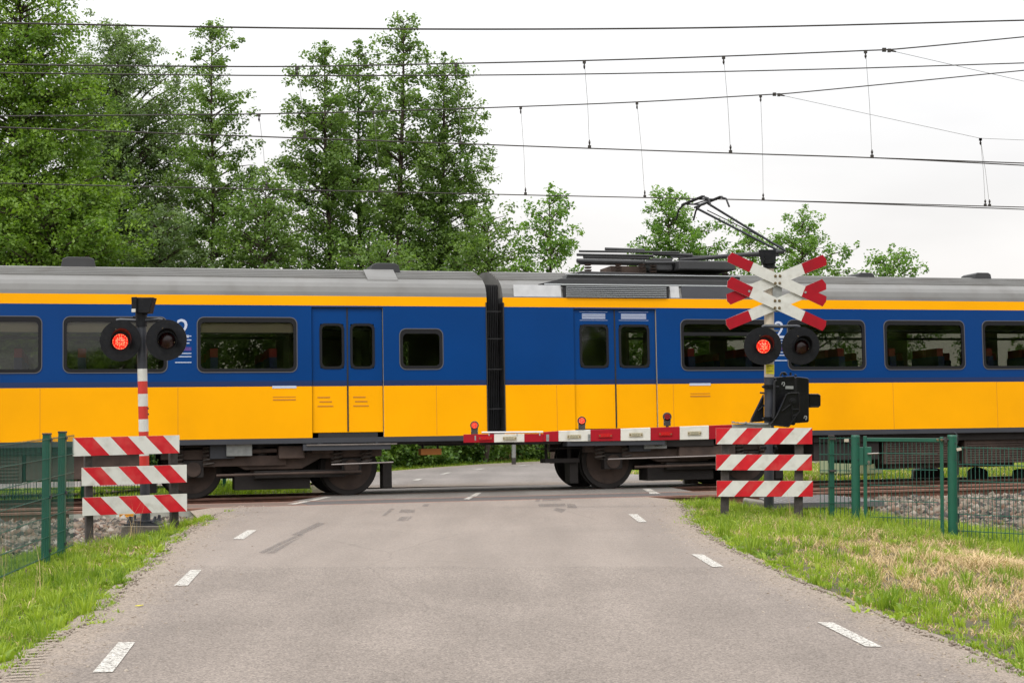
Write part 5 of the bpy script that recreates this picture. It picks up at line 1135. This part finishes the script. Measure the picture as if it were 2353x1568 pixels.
# cabinet far right
yc = 33.; k4b = crop(3100, 1750, 4.706); p = P_(k4b, yc)
cab = thing('utility_cabinet', 'pale green metal utility cabinet on a dark plinth standing in the grass beyond the tracks', 'cabinet', p(1030, 500))
a, c = p(462, 420), p(1600, 480); zt_ = a.z + .95
b = MB(); bl_ = [p(462, 430), p(1120, 470), p(1600, 450)]
zb = p(0, 440).z
b.prism([V((a.x, yc + .3, zb)), V((p(1130, 0).x, yc - .15, zb)), V((c.x, yc + .15, zb)), V((p(960, 0).x, yc + .7, zb))], (0, 0, .85)); b.build('cabinet_body', 'cabinet', cab, bevel=.02)
b = MB(); b.prism([V((a.x + .02, yc + .32, zb - .5)), V((p(1130, 0).x, yc - .13, zb - .5)), V((c.x - .02, yc + .15, zb - .5)), V((p(960, 0).x, yc + .68, zb - .5))], (0, 0, .498)); b.build('plinth', 'conpost', cab)
b = MB()
d0 = V((a.x, yc + .3, 0)); d1 = V((p(1130, 0).x, yc - .15, 0))
for f in (.33, .5, .66): c2 = d0.lerp(d1, f); b.bx(c2.x - .006, c2.x + .006, c2.y - .012, c2.y + .01, zb + .03, zb + .8)
b.build('door_seam', 'green', cab)
def roundblock(name, label, u0, u1_, v1, v0, y, half=True):
    a = at(u0, v1, y); c = at(u1_, v1, y); t_ = at(u0, v0, y).z; b = MB(); n = 9; w = c.x - a.x; pts = [V((a.x, y, a.z - .25))]
    for i in range(n + 1):
        f = i / n; an = math.pi * f; pts.append(V(((a.x + c.x) / 2 - w * .46 * math.cos(an) * (1 + .08 * math.sin(5 * an)), y, a.z + (t_ - a.z) * (math.sin(an) ** .45 if 0 < f < 1 else .2))))
    pts.append(V((c.x, y, a.z - .25))); b.prism(pts[::-1], (0.05, .4, 0)); o = b.build(name, 'conpost', None, bevel=.03); tag(o, label, 'block', 'dark blocks beyond the tracks'); return o
roundblock('rubble_block', 'dark block beyond the rail between the gate post and cabinet side of the gate', 2096, 2172, 1092, 1073, 30.5)
roundblock('rubble_block', 'large dark rounded block beyond the rail seen through the right fence panel', 2228, 2272, 1096, 1074, 29.5)
roundblock('rubble_block', 'dark block beyond the rail at the right edge', 2332, 2376, 1092, 1078, 29.2)
roundblock('rubble_block', 'dark bluish block seen between the posts of the striped boards', 1760, 1800, 1112, 1078, 28.5)
a = at(1571, 1111, 29.); c = at(1605, 1087, 29.); b = MB(); b.prism([V((a.x - .01, 29, a.z - .3)), V((c.x + .01, 29, a.z - .3)), V((c.x - .01, 29, c.z)), V((a.x + .01, 29, c.z))], (0, .3, 0)); o = b.build('concrete_marker', 'concrete', None, bevel=.02); tag(o, 'square weathered concrete block on the grass beyond the rails left of the boards', 'block')
for u, v, lab in ((1891, 1058, 'small blue marker post beside the pale green cabinet'), (2056, 1055, 'small blue marker post right of the cabinet near the dry shrub')):
    c = at(u, v + 14, 38.); b = MB(); b.bx(c.x - .04, c.x + .04, 37.9, 38., c.z - .3, c.z + .35); o = b.build('marker_post', 'blueplastic'); tag(o, lab, 'marker post')
c = at(1180, 1051, 40.5); b = MB(); b.tube(V((c.x, 40.5, -.8)), V((c.x, 40.5, -.2)), .055, n=16, m=1); b.tube(V((c.x, 40.5, -.2)), V((c.x, 40.5, 3.1)), .055, n=16, m=0)
sp = thing('sign_post', 'grey galvanised post on the far verge of the road, seen under the barrier boom', 'post', V((c.x, 40.5, -.5))); b.build('pole', ['galv', 'conpost'], sp, smooth=True)
c = at(635, 1118, 28.2)
# cable trough
ct = thing('cable_trough', 'flat concrete cable trough lids beside the ballast behind the left fence', 'cable trough', V((-5.6, 17, -.4)))
p0 = V((-6.15, 13.5, -.36)); p1 = V((-4.98, 19.7, -.33)); d = (p1 - p0).normalized(); nl = 12
for i in range(nl):
    c = p0.lerp(p1, (i + .5) / nl); b = MB(); b.box(c, ((p1 - p0).length / nl - .012, .4, .07), 0, (d, d.cross(Z).normalized(), Z)); b.build('trough_lid', 'trough', ct, bevel=.008)
# ---------------------------------------------------------------- overhead line
def wire_pts(pix, q0, extra=()):
    return [plane(u, v, O + N3 * q0, N3) for u, v in pix]
def smoothpath(P, n=6):
    D = [(p - P[0]).length for p in P]; T = []
    for i in range(len(P)):
        a, b_ = max(i - 1, 0), min(i + 1, len(P) - 1); T.append((P[b_] - P[a]) / (D[b_] - D[a]))
    out = []
    for i in range(len(P) - 1):
        h = D[i + 1] - D[i]
        for k in range(n):
            t = k / n; t2, t3 = t * t, t * t * t
            out.append(P[i] * (2 * t3 - 3 * t2 + 1) + T[i] * (h * (t3 - 2 * t2 + t)) + P[i + 1] * (-2 * t3 + 3 * t2) + T[i + 1] * (h * (t3 - t2)))
    return out + [P[-1]]
def wire(name, parent, pix, q0, r, m='cable'):
    P = smoothpath(wire_pts(pix, q0)); d0 = (P[0] - P[3]).normalized(); d1 = (P[-1] - P[-4]).normalized()
    b = MB(); b.path([P[0] + d0 * 25] + P + [P[-1] + d1 * 30], r, n=6); return b.build(name, m, parent, smooth=True)
def clampm(b, p, up=True):
    s_ = 1 if up else -1
    b.box(p + Z * (-.02 * s_), (.05, .03, .05)); b.tube(p - Z * .04 * s_, p - Z * .13 * s_, .012, .008, n=6); b.tube(p - Z * .09 * s_ - X * .014, p - Z * .09 * s_ + X * .014, .022, n=8)
for lab, q0, mess, cont, drops, cord in (
    ('overhead line of the nearer track, its upper messenger wire carrying four droppers', .75,
     [(-60, 147), (0, 148), (350, 152), (682, 153), (1050, 146), (1342, 139.5), (1662, 129.5), (1988, 116.5), (2060, 113), (2352, 85)],
     [(-60, 290), (0, 292.5), (682, 317), (1050, 330), (1355, 341), (1678, 352), (2003, 362.5), (2352, 375)],
     [((682, 153), (700, 317)), ((1047, 146), (1058, 331)), ((1342, 139.5), (1354, 341)), ((1662, 129.5), (1678, 352)), ((1988, 116.5), (2003, 362.5))], [(2038, 115), (2352, 187)]),
    ('overhead line of the farther track that the pantograph touches, with lower messenger wire', QT,
     [(-60, 267), (0, 267), (595, 262), (860, 256), (1196, 245), (1463, 234.5), (1747, 218.5), (1820, 214), (2352, 162)],
     [(-60, 419), (0, 421), (1207, 448), (1481, 454), (1753, 460), (2352, 476)],
     [((595, 262), (612, 435)), ((858, 256), (872, 441)), ((1196, 245), (1207, 448)), ((1463, 234.5), (1481, 454)), ((1747, 218.5), (1753, 460)), ((2252, 318), (2263, 473.5)), ((2252, 318), (2273, 474))], [(1785, 217), (2252, 318), (2352, 322)])):
    t = thing('overhead_line', lab, 'overhead line', plane(1176, 400, O + N3 * q0, N3), group='overhead lines')
    wire('messenger_wire', t, mess, q0, .0105)
    wire('contact_wire', t, cont, q0 - .02, .0095); wire('contact_wire', t, [(u, v + (0 if u < 2000 else (u - 2000) / 352 * 5)) for u, v in cont], q0 + .03, .0095)
    b = MB(); P = wire_pts(cord, q0)
    for i in range(len(P) - 1): b.path([P[i], P[i + 1]], .004, n=5)
    e = P[-1] + (P[-1] - P[-2]) * 4 ; b.path([P[-1], e], .004, n=5); b.build('stay_wire', 'cord', t)
    b = MB(); c = P[0]; b.box(c - X * .05, (.06, .04, .06)); b.box(c + X * .03 - Z * .01, (.05, .04, .055)); b.tube(c + X * .06 - Z * .01, c + X * .14 - Z * .03, .02, .01, n=8); b.build('stay_clamp', 'cable', t)
    for a, c in drops:
        p0 = plane(*a, O + N3 * q0, N3); p1 = plane(*c, O + N3 * q0, N3); b = MB(); mid = (p0 + p1) / 2 + X * .012
        b.path([p0, mid, p1], .0035, n=5, m=1); clampm(b, p0, True); clampm(b, p1 + Z * .0, False); b.build('dropper', ['cable', 'cord'], t)
for pix, q0, lab in (([(-60, 51), (0, 53), (600, 64), (1150, 67.5), (1700, 63), (2352, 47)], -1.5, 'single feeder wire crossing the sky above all the others'), ([(-60, 166), (0, 167.5), (660, 174), (1300, 171), (1900, 159), (2352, 145)], 7., 'single feeder wire crossing between the two messenger wires')):
    t = thing('feeder_wire', lab, 'overhead wire', plane(1176, 100, O + N3 * q0, N3), group='feeder wires'); wire('cable', t, pix, q0, .0115 if q0 < 0 else .012)
# ---------------------------------------------------------------- trees
def leaves(C_, R_, n_per, size, seed, tintc, upb=.3):
    """C_ (K,3) clump centres, R_ (K,) radii; returns quads"""
    r = np.random.default_rng(seed); K = len(C_); N_ = K * n_per
    d = r.normal(0, 1, (N_, 3)); d /= np.linalg.norm(d, axis=1)[:, None]; rad = r.random(N_) ** .5
    c = np.repeat(C_, n_per, 0) + d * (rad * np.repeat(R_, n_per))[:, None] * np.array([1, 1, .75])
    nrm = r.normal(0, 1, (N_, 3)); nrm[:, 2] = np.abs(nrm[:, 2]) + upb; nrm += d * .6; nrm /= np.linalg.norm(nrm, axis=1)[:, None]
    t = np.cross(nrm, r.normal(0, 1, (N_, 3))); t /= np.linalg.norm(t, axis=1)[:, None]; bt = np.cross(nrm, t)
    s = size * r.uniform(.6, 1.25, N_)[:, None]
    P = np.empty((N_, 4, 3)); P[:, 0] = c - t * s; P[:, 1] = c - bt * s * .62 + nrm * s * .15; P[:, 2] = c + t * s; P[:, 3] = c + bt * s * .62 + nrm * s * .15
    tint = np.clip(np.repeat(tintc, n_per) * .6 + r.random(N_) * .4, 0, 1)
    return P.reshape(-1, 3), np.arange(N_ * 4), np.repeat(tint, 4)
def tree(label, ut, ub_, y, prof, leafm, seed, dens=1., leafsz=.052, clumpr=.3, trunk_r=.13, rise=.35, group='trees behind the train', depth=.8, name='tree', droop=0., nper=40, lump=.0, gz=None, stems=1):
    """prof: list of (v, uL, uR) of the crown outline; ut/ub_: u of the trunk at crown top and at the base"""
    r = np.random.default_rng(seed); prof = sorted(prof); z_of = lambda v: at(1176, v, y).z; x_of = lambda u, v: at(u, v, y).x
    zs = np.array([z_of(p[0]) for p in prof])[::-1]; xl = np.array([x_of(p[1], p[0]) for p in prof])[::-1]; xr = np.array([x_of(p[2], p[0]) for p in prof])[::-1]
    ztop, zb = zs[-1], zs[0]; gz = float(terr(x_of(ub_, 900), y)) if gz is None else gz
    xt, xb = x_of(ut, prof[0][0]), x_of(ub_, 900)
    def tr(z):
        f = (z - gz) / (ztop - gz); return xb + (xt - xb) * f + .12 * math.sin(3.1 * f * 3 + seed) * (1 - f), y + .1 * math.sin(2.2 * f * 3 + seed * 2)
    t = thing(name, label, 'tree', V((xb, y, gz)), group=group)
    b = MB(); n = 10; b.path([V((*tr(gz - .3 + (ztop - .3 - gz + .3) * i / n), gz - .3 + (ztop - .3 - gz + .3) * i / n)) for i in range(n + 1)], [trunk_r * (1 - .9 * i / n) for i in range(n + 1)], n=7)
    C_ = []; R_ = []; T_ = []
    z = zb; k = 0
    while z < ztop - .15:
        el, er = np.interp(z, zs, xl), np.interp(z, zs, xr); cx_, cy_ = tr(z); wdt = (er - el) / 2
        nb = max(3, int(dens * (3.4 + 2.9 * wdt))); 
        for j in range(nb):
            ph = k * 2.39996 + r.normal(0, .25); k += 1; c_, s_ = math.cos(ph), math.sin(ph)
            ext = (er - cx_) if c_ > 0 else (cx_ - el); ext = max(ext, .12); D_ = wdt * depth
            R0 = 1 / (abs(c_ / ext) ** 3.2 + abs(s_ / max(D_, .12)) ** 3.2) ** (1 / 3.2); Rr = R0 * r.uniform(.5, 1.13)
            zz = z + r.normal(0, .12); z0 = zz - rise * Rr - .05; z0 = max(z0, gz + .4)
            x0, y0 = tr(z0); e = V((cx_ + c_ * Rr, cy_ + s_ * Rr, zz - droop * Rr)); st = V((x0, y0, z0)); mid = st.lerp(e, .5) + V((r.normal(0, .05) * Rr, r.normal(0, .05) * Rr, .1 * Rr))
            b.path([st, mid, e], [max(.012, .028 * Rr ** .8), .014 + .006 * Rr, .005], n=4)
            m = max(1, int(round(Rr / (clumpr * .95) * .8))); ct = r.random()
            for q in range(m):
                f = 1 - q / max(m, 1) * .72 if m > 1 else 1.
                p = (st.lerp(mid, f * 2) if f < .5 else mid.lerp(e, f * 2 - 1)); sp = clumpr * (.5 + .4 * Rr / 2.)
                for a_ in range(2):
                    C_.append((p.x + r.normal(0, sp), p.y + r.normal(0, sp), p.z + r.normal(0, sp * .7))); R_.append(clumpr * r.uniform(.55, 1.2)); T_.append(.5 * ct + .5 * r.random())
        z += .3 * (1 + .3 * r.random())
    # leader tip
    for q in range(4): C_.append((xt + r.normal(0, .06), y, ztop - .05 - q * .16)); R_.append(.11 + .04 * q); T_.append(.6)
    b.build('trunk', 'bark', t, smooth=True)
    v, i, tn = leaves(np.array(C_), np.array(R_), nper, leafsz, seed + 1, np.array(T_)); o = fastmesh('crown', v, 4, i, [leafm], tn, parent=t)
    global NLEAF; NLEAF += len(v) // 4; return t
NLEAF = 0
G = 'trees behind the train'
tree('tall broad oak with yellow flecked leaves rising out of the left top corner', 40, 80, 40, [(-90, 0, 130), (-20, -60, 175), (60, -110, 205), (150, -150, 235), (250, -200, 250), (350, -210, 262), (450, -210, 270), (560, -210, 282), (700, -200, 280), (820, -200, 260)], 'leafO', 101, dens=1.15, clumpr=.34, trunk_r=.22, depth=.7, nper=36)
tree('grey green willow with sparse spreading branches right of the corner oak', 275, 235, 46, [(58, 205, 285), (85, 180, 340), (130, 165, 385), (180, 160, 435), (240, 160, 480), (320, 160, 510), (420, 160, 520), (500, 160, 490), (620, 150, 470), (780, 160, 420)], 'leafW', 102, dens=1.3, clumpr=.3, trunk_r=.2, rise=.75, leafsz=.045, nper=46, depth=.6)
tree('slim alder with a narrow ragged top standing alone left of the sky gap', 489, 482, 44, [(50, 482, 497), (92, 462, 512), (112, 440, 545), (155, 425, 535), (180, 452, 520), (205, 460, 560), (235, 455, 584), (270, 450, 570), (330, 415, 600), (400, 390, 612), (470, 415, 625), (560, 400, 640), (700, 390, 650), (800, 400, 640)], 'leafA', 103, dens=.8, clumpr=.26, trunk_r=.12, nper=38)
tree('pointed alder whose crown reaches furthest left in the middle clump', 744, 768, 45, [(95, 738, 752), (118, 708, 780), (150, 715, 778), (190, 682, 800), (235, 655, 790), (290, 628, 800), (350, 640, 812), (400, 600, 815), (470, 640, 810), (560, 615, 800), (700, 620, 830), (800, 620, 830)], 'leafA', 104, dens=1., clumpr=.27, trunk_r=.14, nper=38)
tree('alder with a blunt double tip in the middle clump, left of the tallest', 822, 832, 47, [(92, 816, 830), (115, 800, 862), (160, 790, 880), (230, 770, 890), (320, 760, 900), (450, 755, 905), (600, 765, 905), (760, 770, 900)], 'leafA', 105, dens=1., clumpr=.27, trunk_r=.13, nper=38)
tree('tallest alder of the middle clump with its trunk showing low down', 928, 912, 44.5, [(44, 922, 936), (72, 876, 962), (100, 884, 966), (150, 882, 972), (195, 895, 975), (250, 862, 990), (350, 850, 1000), (460, 850, 1005), (600, 850, 1010), (760, 860, 1010)], 'leafA', 106, dens=1., clumpr=.27, trunk_r=.17, nper=38)
tree('broad alder forming the right side of the middle clump', 1020, 1010, 45.5, [(120, 1012, 1030), (148, 985, 1058), (175, 975, 1085), (215, 975, 1080), (245, 985, 1110), (300, 990, 1146), (345, 965, 1115), (400, 960, 1160), (460, 955, 1165), (520, 950, 1190), (620, 940, 1205), (780, 950, 1200)], 'leafA', 107, dens=1.1, clumpr=.28, trunk_r=.16, nper=38)
tree('small bright green tree just right of the middle clump', 1262, 1262, 41, [(420, 1252, 1270), (440, 1235, 1308), (480, 1228, 1310), (520, 1200, 1340), (545, 1195, 1352), (600, 1180, 1345), (700, 1180, 1345), (800, 1190, 1330)], 'leafY', 108, dens=1.1, clumpr=.24, trunk_r=.1, nper=24)
tree('small tree behind the raised pantograph', 1535, 1545, 48, [(432, 1508, 1524), (455, 1500, 1606), (500, 1482, 1622), (540, 1492, 1672), (580, 1450, 1688), (630, 1455, 1700), (760, 1460, 1700)], 'leafY', 109, dens=1.0, clumpr=.25, trunk_r=.1, nper=38)
tree('very small tree with a dark tip between pantograph and crossbuck', 1722, 1725, 50, [(514, 1716, 1728), (540, 1700, 1748), (575, 1700, 1752), (600, 1690, 1770), (760, 1690, 1780)], 'leafY', 110, dens=1.0, clumpr=.24, trunk_r=.07, nper=38)
tree('pointed small tree rising behind the crossbuck boards', 1843, 1848, 48, [(470, 1836, 1850), (492, 1805, 1862), (530, 1770, 1885), (545, 1775, 1925), (580, 1780, 1975), (630, 1785, 1992), (760, 1790, 1990)], 'leafY', 111, dens=1.15, clumpr=.25, trunk_r=.1, nper=24)
tree('low rounded tree at the right end of the tree line', 2050, 2058, 50, [(560, 2022, 2065), (580, 2008, 2090), (610, 1998, 2115), (640, 1996, 2135), (760, 1996, 2150)], 'leafY', 112, dens=1.2, clumpr=.24, trunk_r=.08, nper=24)
for lab, ut, y, pr_, lm, sd in (
    ('bushy young tree low in front of the willow', 120, 38.5, [(395, 20, 120), (430, -80, 190), (500, -150, 260), (560, -150, 330), (700, -150, 330), (850, -150, 320)], 'leafO', 121),
    ('round bushy young tree low between willow and slim alder', 370, 42, [(470, 330, 400), (500, 290, 450), (560, 270, 480), (700, 260, 480), (850, 280, 470)], 'leafW', 122),
    ('dark bushy young tree filling the gap right of the slim alder', 610, 42, [(385, 585, 630), (420, 560, 660), (470, 540, 690), (540, 500, 720), (700, 500, 720), (850, 510, 700)], 'leafA', 123),
    ('low bushy young tree at the foot of the tallest alder', 880, 41, [(540, 840, 920), (570, 790, 980), (640, 770, 1010), (850, 780, 1000)], 'leafA', 124),
    ('bushy young tree at the right foot of the middle clump', 1120, 42, [(475, 1095, 1140), (520, 1070, 1180), (570, 1040, 1215), (700, 1040, 1215), (850, 1050, 1200)], 'leafA', 125)):
    tree(lab, ut, ut, y, pr_, lm, sd, dens=1.25, clumpr=.27, trunk_r=.08, nper=22, name='young_tree', group='young trees below the tall ones')
# undergrowth along the far verge
r = np.random.default_rng(55); Cs = []; Rs = []; Ts = []
def under(u0, u1_, y0, y1, h, n):
    for _ in range(n):
        u = r.uniform(u0, u1_); y = r.uniform(y0, y1); x = (u - CX) / F * y; z = float(terr(x, y)); hh = h * (.75 + .35 * math.sin(u * .043) + .2 * math.sin(u * .11 + 1)) * r.uniform(.6, 1.1)
        for q in range(3): Cs.append((x + r.normal(0, .15), y + r.normal(0, .15), z + hh * r.random() ** .8)); Rs.append(r.uniform(.16, .34)); Ts.append(r.random() ** 1.3)
fe = far_edge(np.linspace(0, 1, 200)); feu = CX + F * fe[:, 0] / fe[:, 1]
def yfar(u): return float(np.interp(u, feu, fe[:, 1]))
for u0 in range(-420, 1300, 40):
    yf = yfar(u0 + 20); under(u0, u0 + 40, yf + 1.3, yf + 3.4, 1.5 if u0 < 1180 else .8, 46)
for u0 in range(1300, 2700, 60): under(u0, u0 + 60, 46, 52, 3.6, 75)
v, i, tn = leaves(np.array(Cs), np.array(Rs), 24, .055, 56, np.array(Ts)); o = fastmesh('undergrowth', v, 4, i, ['leafU'], tn); tag(o, kind='stuff')
NLEAF += len(v) // 4
c = at(1990, 1080, 37.); x = c.x; cc_ = np.array([(x + r.normal(0, .25), 37 + r.normal(0, .2), float(terr(x, 37)) + abs(r.normal(0, .3))) for _ in range(60)])
dt = thing('dry_shrub', 'dry brownish shrub beyond the tracks right of the pale cabinet', 'shrub', V((x, 37, float(terr(x, 37)))))
v, i, tn = leaves(cc_, np.full(60, .2), 20, .03, 57, r.random(60)); fastmesh('foliage', v, 4, i, ['dry'], tn, parent=dt)
# distant woods behind everything and around the camera (seen in windows and their reflections)
def woods(name, pts, h, n, seed, sz=.35):
    r = np.random.default_rng(seed); P = np.array(pts, float); f = r.random(n) * (len(P) - 1); i = f.astype(int); g = (f - i)[:, None]; xy = P[i] * (1 - g) + P[i + 1] * g
    xy += r.normal(0, 2.2, (n, 2)); hh = h * (.7 + .3 * np.sin(f * 9)) * r.random(n)
    C3 = np.stack([xy[:, 0], xy[:, 1], hh - .5], 1); v, ix, tn = leaves(C3, r.uniform(.8, 1.6, n), 16, sz, seed, r.random(n)); o = fastmesh(name, v, 4, ix, ['leafA'], tn); tag(o, kind='stuff')
woods('distant_woods', [(-160, 130), (-60, 150), (60, 160), (200, 150)], 7, 3600, 61, .5)
woods('distant_woods', [(92, -48), (55, -46), (12, -42)], 19, 9500, 62, .6)
woods('distant_woods', [(10, -95), (-60, -80), (-140, -60)], 8, 2500, 63, .55)
# small things on the road
b = MB(); p = gp(*c7(910, 771), 0.0); b.prism([p + V((-.03, 0, .006)), p + V((0, -.012, .007)), p + V((.03, .004, .012)), p + V((.012, .02, .008))], (0, 0, .004)); o = b.build('fallen_leaf', 'ystick'); tag(o, 'small yellow fallen leaf lying on the asphalt near the left dashes', 'leaf')
# ---------------------------------------------------------------- sky, sun, camera
w = bpy.data.worlds.new('World'); SC.world = w; w.use_nodes = True; nt = w.node_tree; N = nt.nodes; L = nt.links
bg = N['Background']; bg.inputs[1].default_value = .1
sky = N.new('ShaderNodeTexSky'); sky.sky_type = 'NISHITA'; sky.sun_disc = False
SUN_EL, SUN_AZ = math.radians(52), math.radians(215)   # azimuth clockwise from +Y: from behind, a little left
sky.sun_elevation = SUN_EL; sky.sun_rotation = SUN_AZ; sky.air_density = 1.; sky.dust_density = 3.
tc = N.new('ShaderNodeTexCoord'); sx = N.new('ShaderNodeSeparateXYZ'); L.new(tc.outputs['Generated'], sx.inputs[0])
mr = N.new('ShaderNodeMapRange'); mr.inputs[1].default_value = 0; mr.inputs[2].default_value = 1; mr.inputs[3].default_value = 8.9; mr.inputs[4].default_value = 27.5; pw = N.new('ShaderNodeMath'); pw.operation = 'POWER'; pw.inputs[1].default_value = 1.8; ab = N.new('ShaderNodeMath'); ab.operation = 'MAXIMUM'; ab.inputs[1].default_value = 0; L.new(sx.outputs['Z'], ab.inputs[0]); L.new(ab.outputs[0], pw.inputs[0]); L.new(pw.outputs[0], mr.inputs[0])
no = N.new('ShaderNodeTexNoise'); no.inputs['Scale'].default_value = 3.2; no.inputs['Detail'].default_value = 5; mp = N.new('ShaderNodeMapping'); mp.inputs['Scale'].default_value = (1, 1, 3.2); L.new(tc.outputs['Generated'], mp.inputs[0]); L.new(mp.outputs[0], no.inputs['Vector'])
m2 = N.new('ShaderNodeMapRange'); m2.inputs[1].default_value = .35; m2.inputs[2].default_value = .65; m2.inputs[3].default_value = .93; m2.inputs[4].default_value = 1.06; L.new(no.outputs[0], m2.inputs[0])
mm = N.new('ShaderNodeMath'); mm.operation = 'MULTIPLY'; L.new(mr.outputs[0], mm.inputs[0]); L.new(m2.outputs[0], mm.inputs[1])
tint = N.new('ShaderNodeValToRGB'); e = tint.color_ramp.elements; e[0].position = 0; e[0].color = (1, .955, .915, 1); e[1].position = .22; e[1].color = (.985, .99, 1, 1); L.new(sx.outputs['Z'], tint.inputs[0])
vs_ = N.new('ShaderNodeVectorMath'); vs_.operation = 'SCALE'; L.new(tint.outputs[0], vs_.inputs[0]); L.new(mm.outputs[0], vs_.inputs['Scale'])
mix = N.new('ShaderNodeMix'); mix.data_type = 'RGBA'; mix.inputs[0].default_value = .94; L.new(sky.outputs[0], mix.inputs[6]); L.new(vs_.outputs[0], mix.inputs[7]); L.new(mix.outputs[2], bg.inputs[0])
ld = bpy.data.lights.new('sun', 'SUN'); ld.energy = 1.5; ld.angle = math.radians(14); ld.color = (1, .95, .87); so = bpy.data.objects.new('sun', ld); COL.objects.link(so)
dirv = V((math.sin(SUN_AZ) * math.cos(SUN_EL), math.cos(SUN_AZ) * math.cos(SUN_EL), math.sin(SUN_EL))); so.rotation_euler = dirv.to_track_quat('Z', 'Y').to_euler(); so.location = (0, -5, 30)
cd = bpy.data.cameras.new('camera'); cd.sensor_width = 36; cd.lens = 36 * F / 2352; cd.clip_end = 5000; cd.clip_start = .1
co = bpy.data.objects.new('camera', cd); COL.objects.link(co); co.location = CAM; co.rotation_euler = (math.pi / 2 + TH, 0, 0); SC.camera = co
SC.view_settings.view_transform = 'Standard'; SC.view_settings.look = 'None'; SC.view_settings.exposure = .17; SC.view_settings.gamma = 1
SC.cycles.max_bounces = 8; SC.cycles.transparent_max_bounces = 16; SC.cycles.use_denoising = True
SC.cycles.sample_clamp_indirect = 6
print('LEAVES', NLEAF)
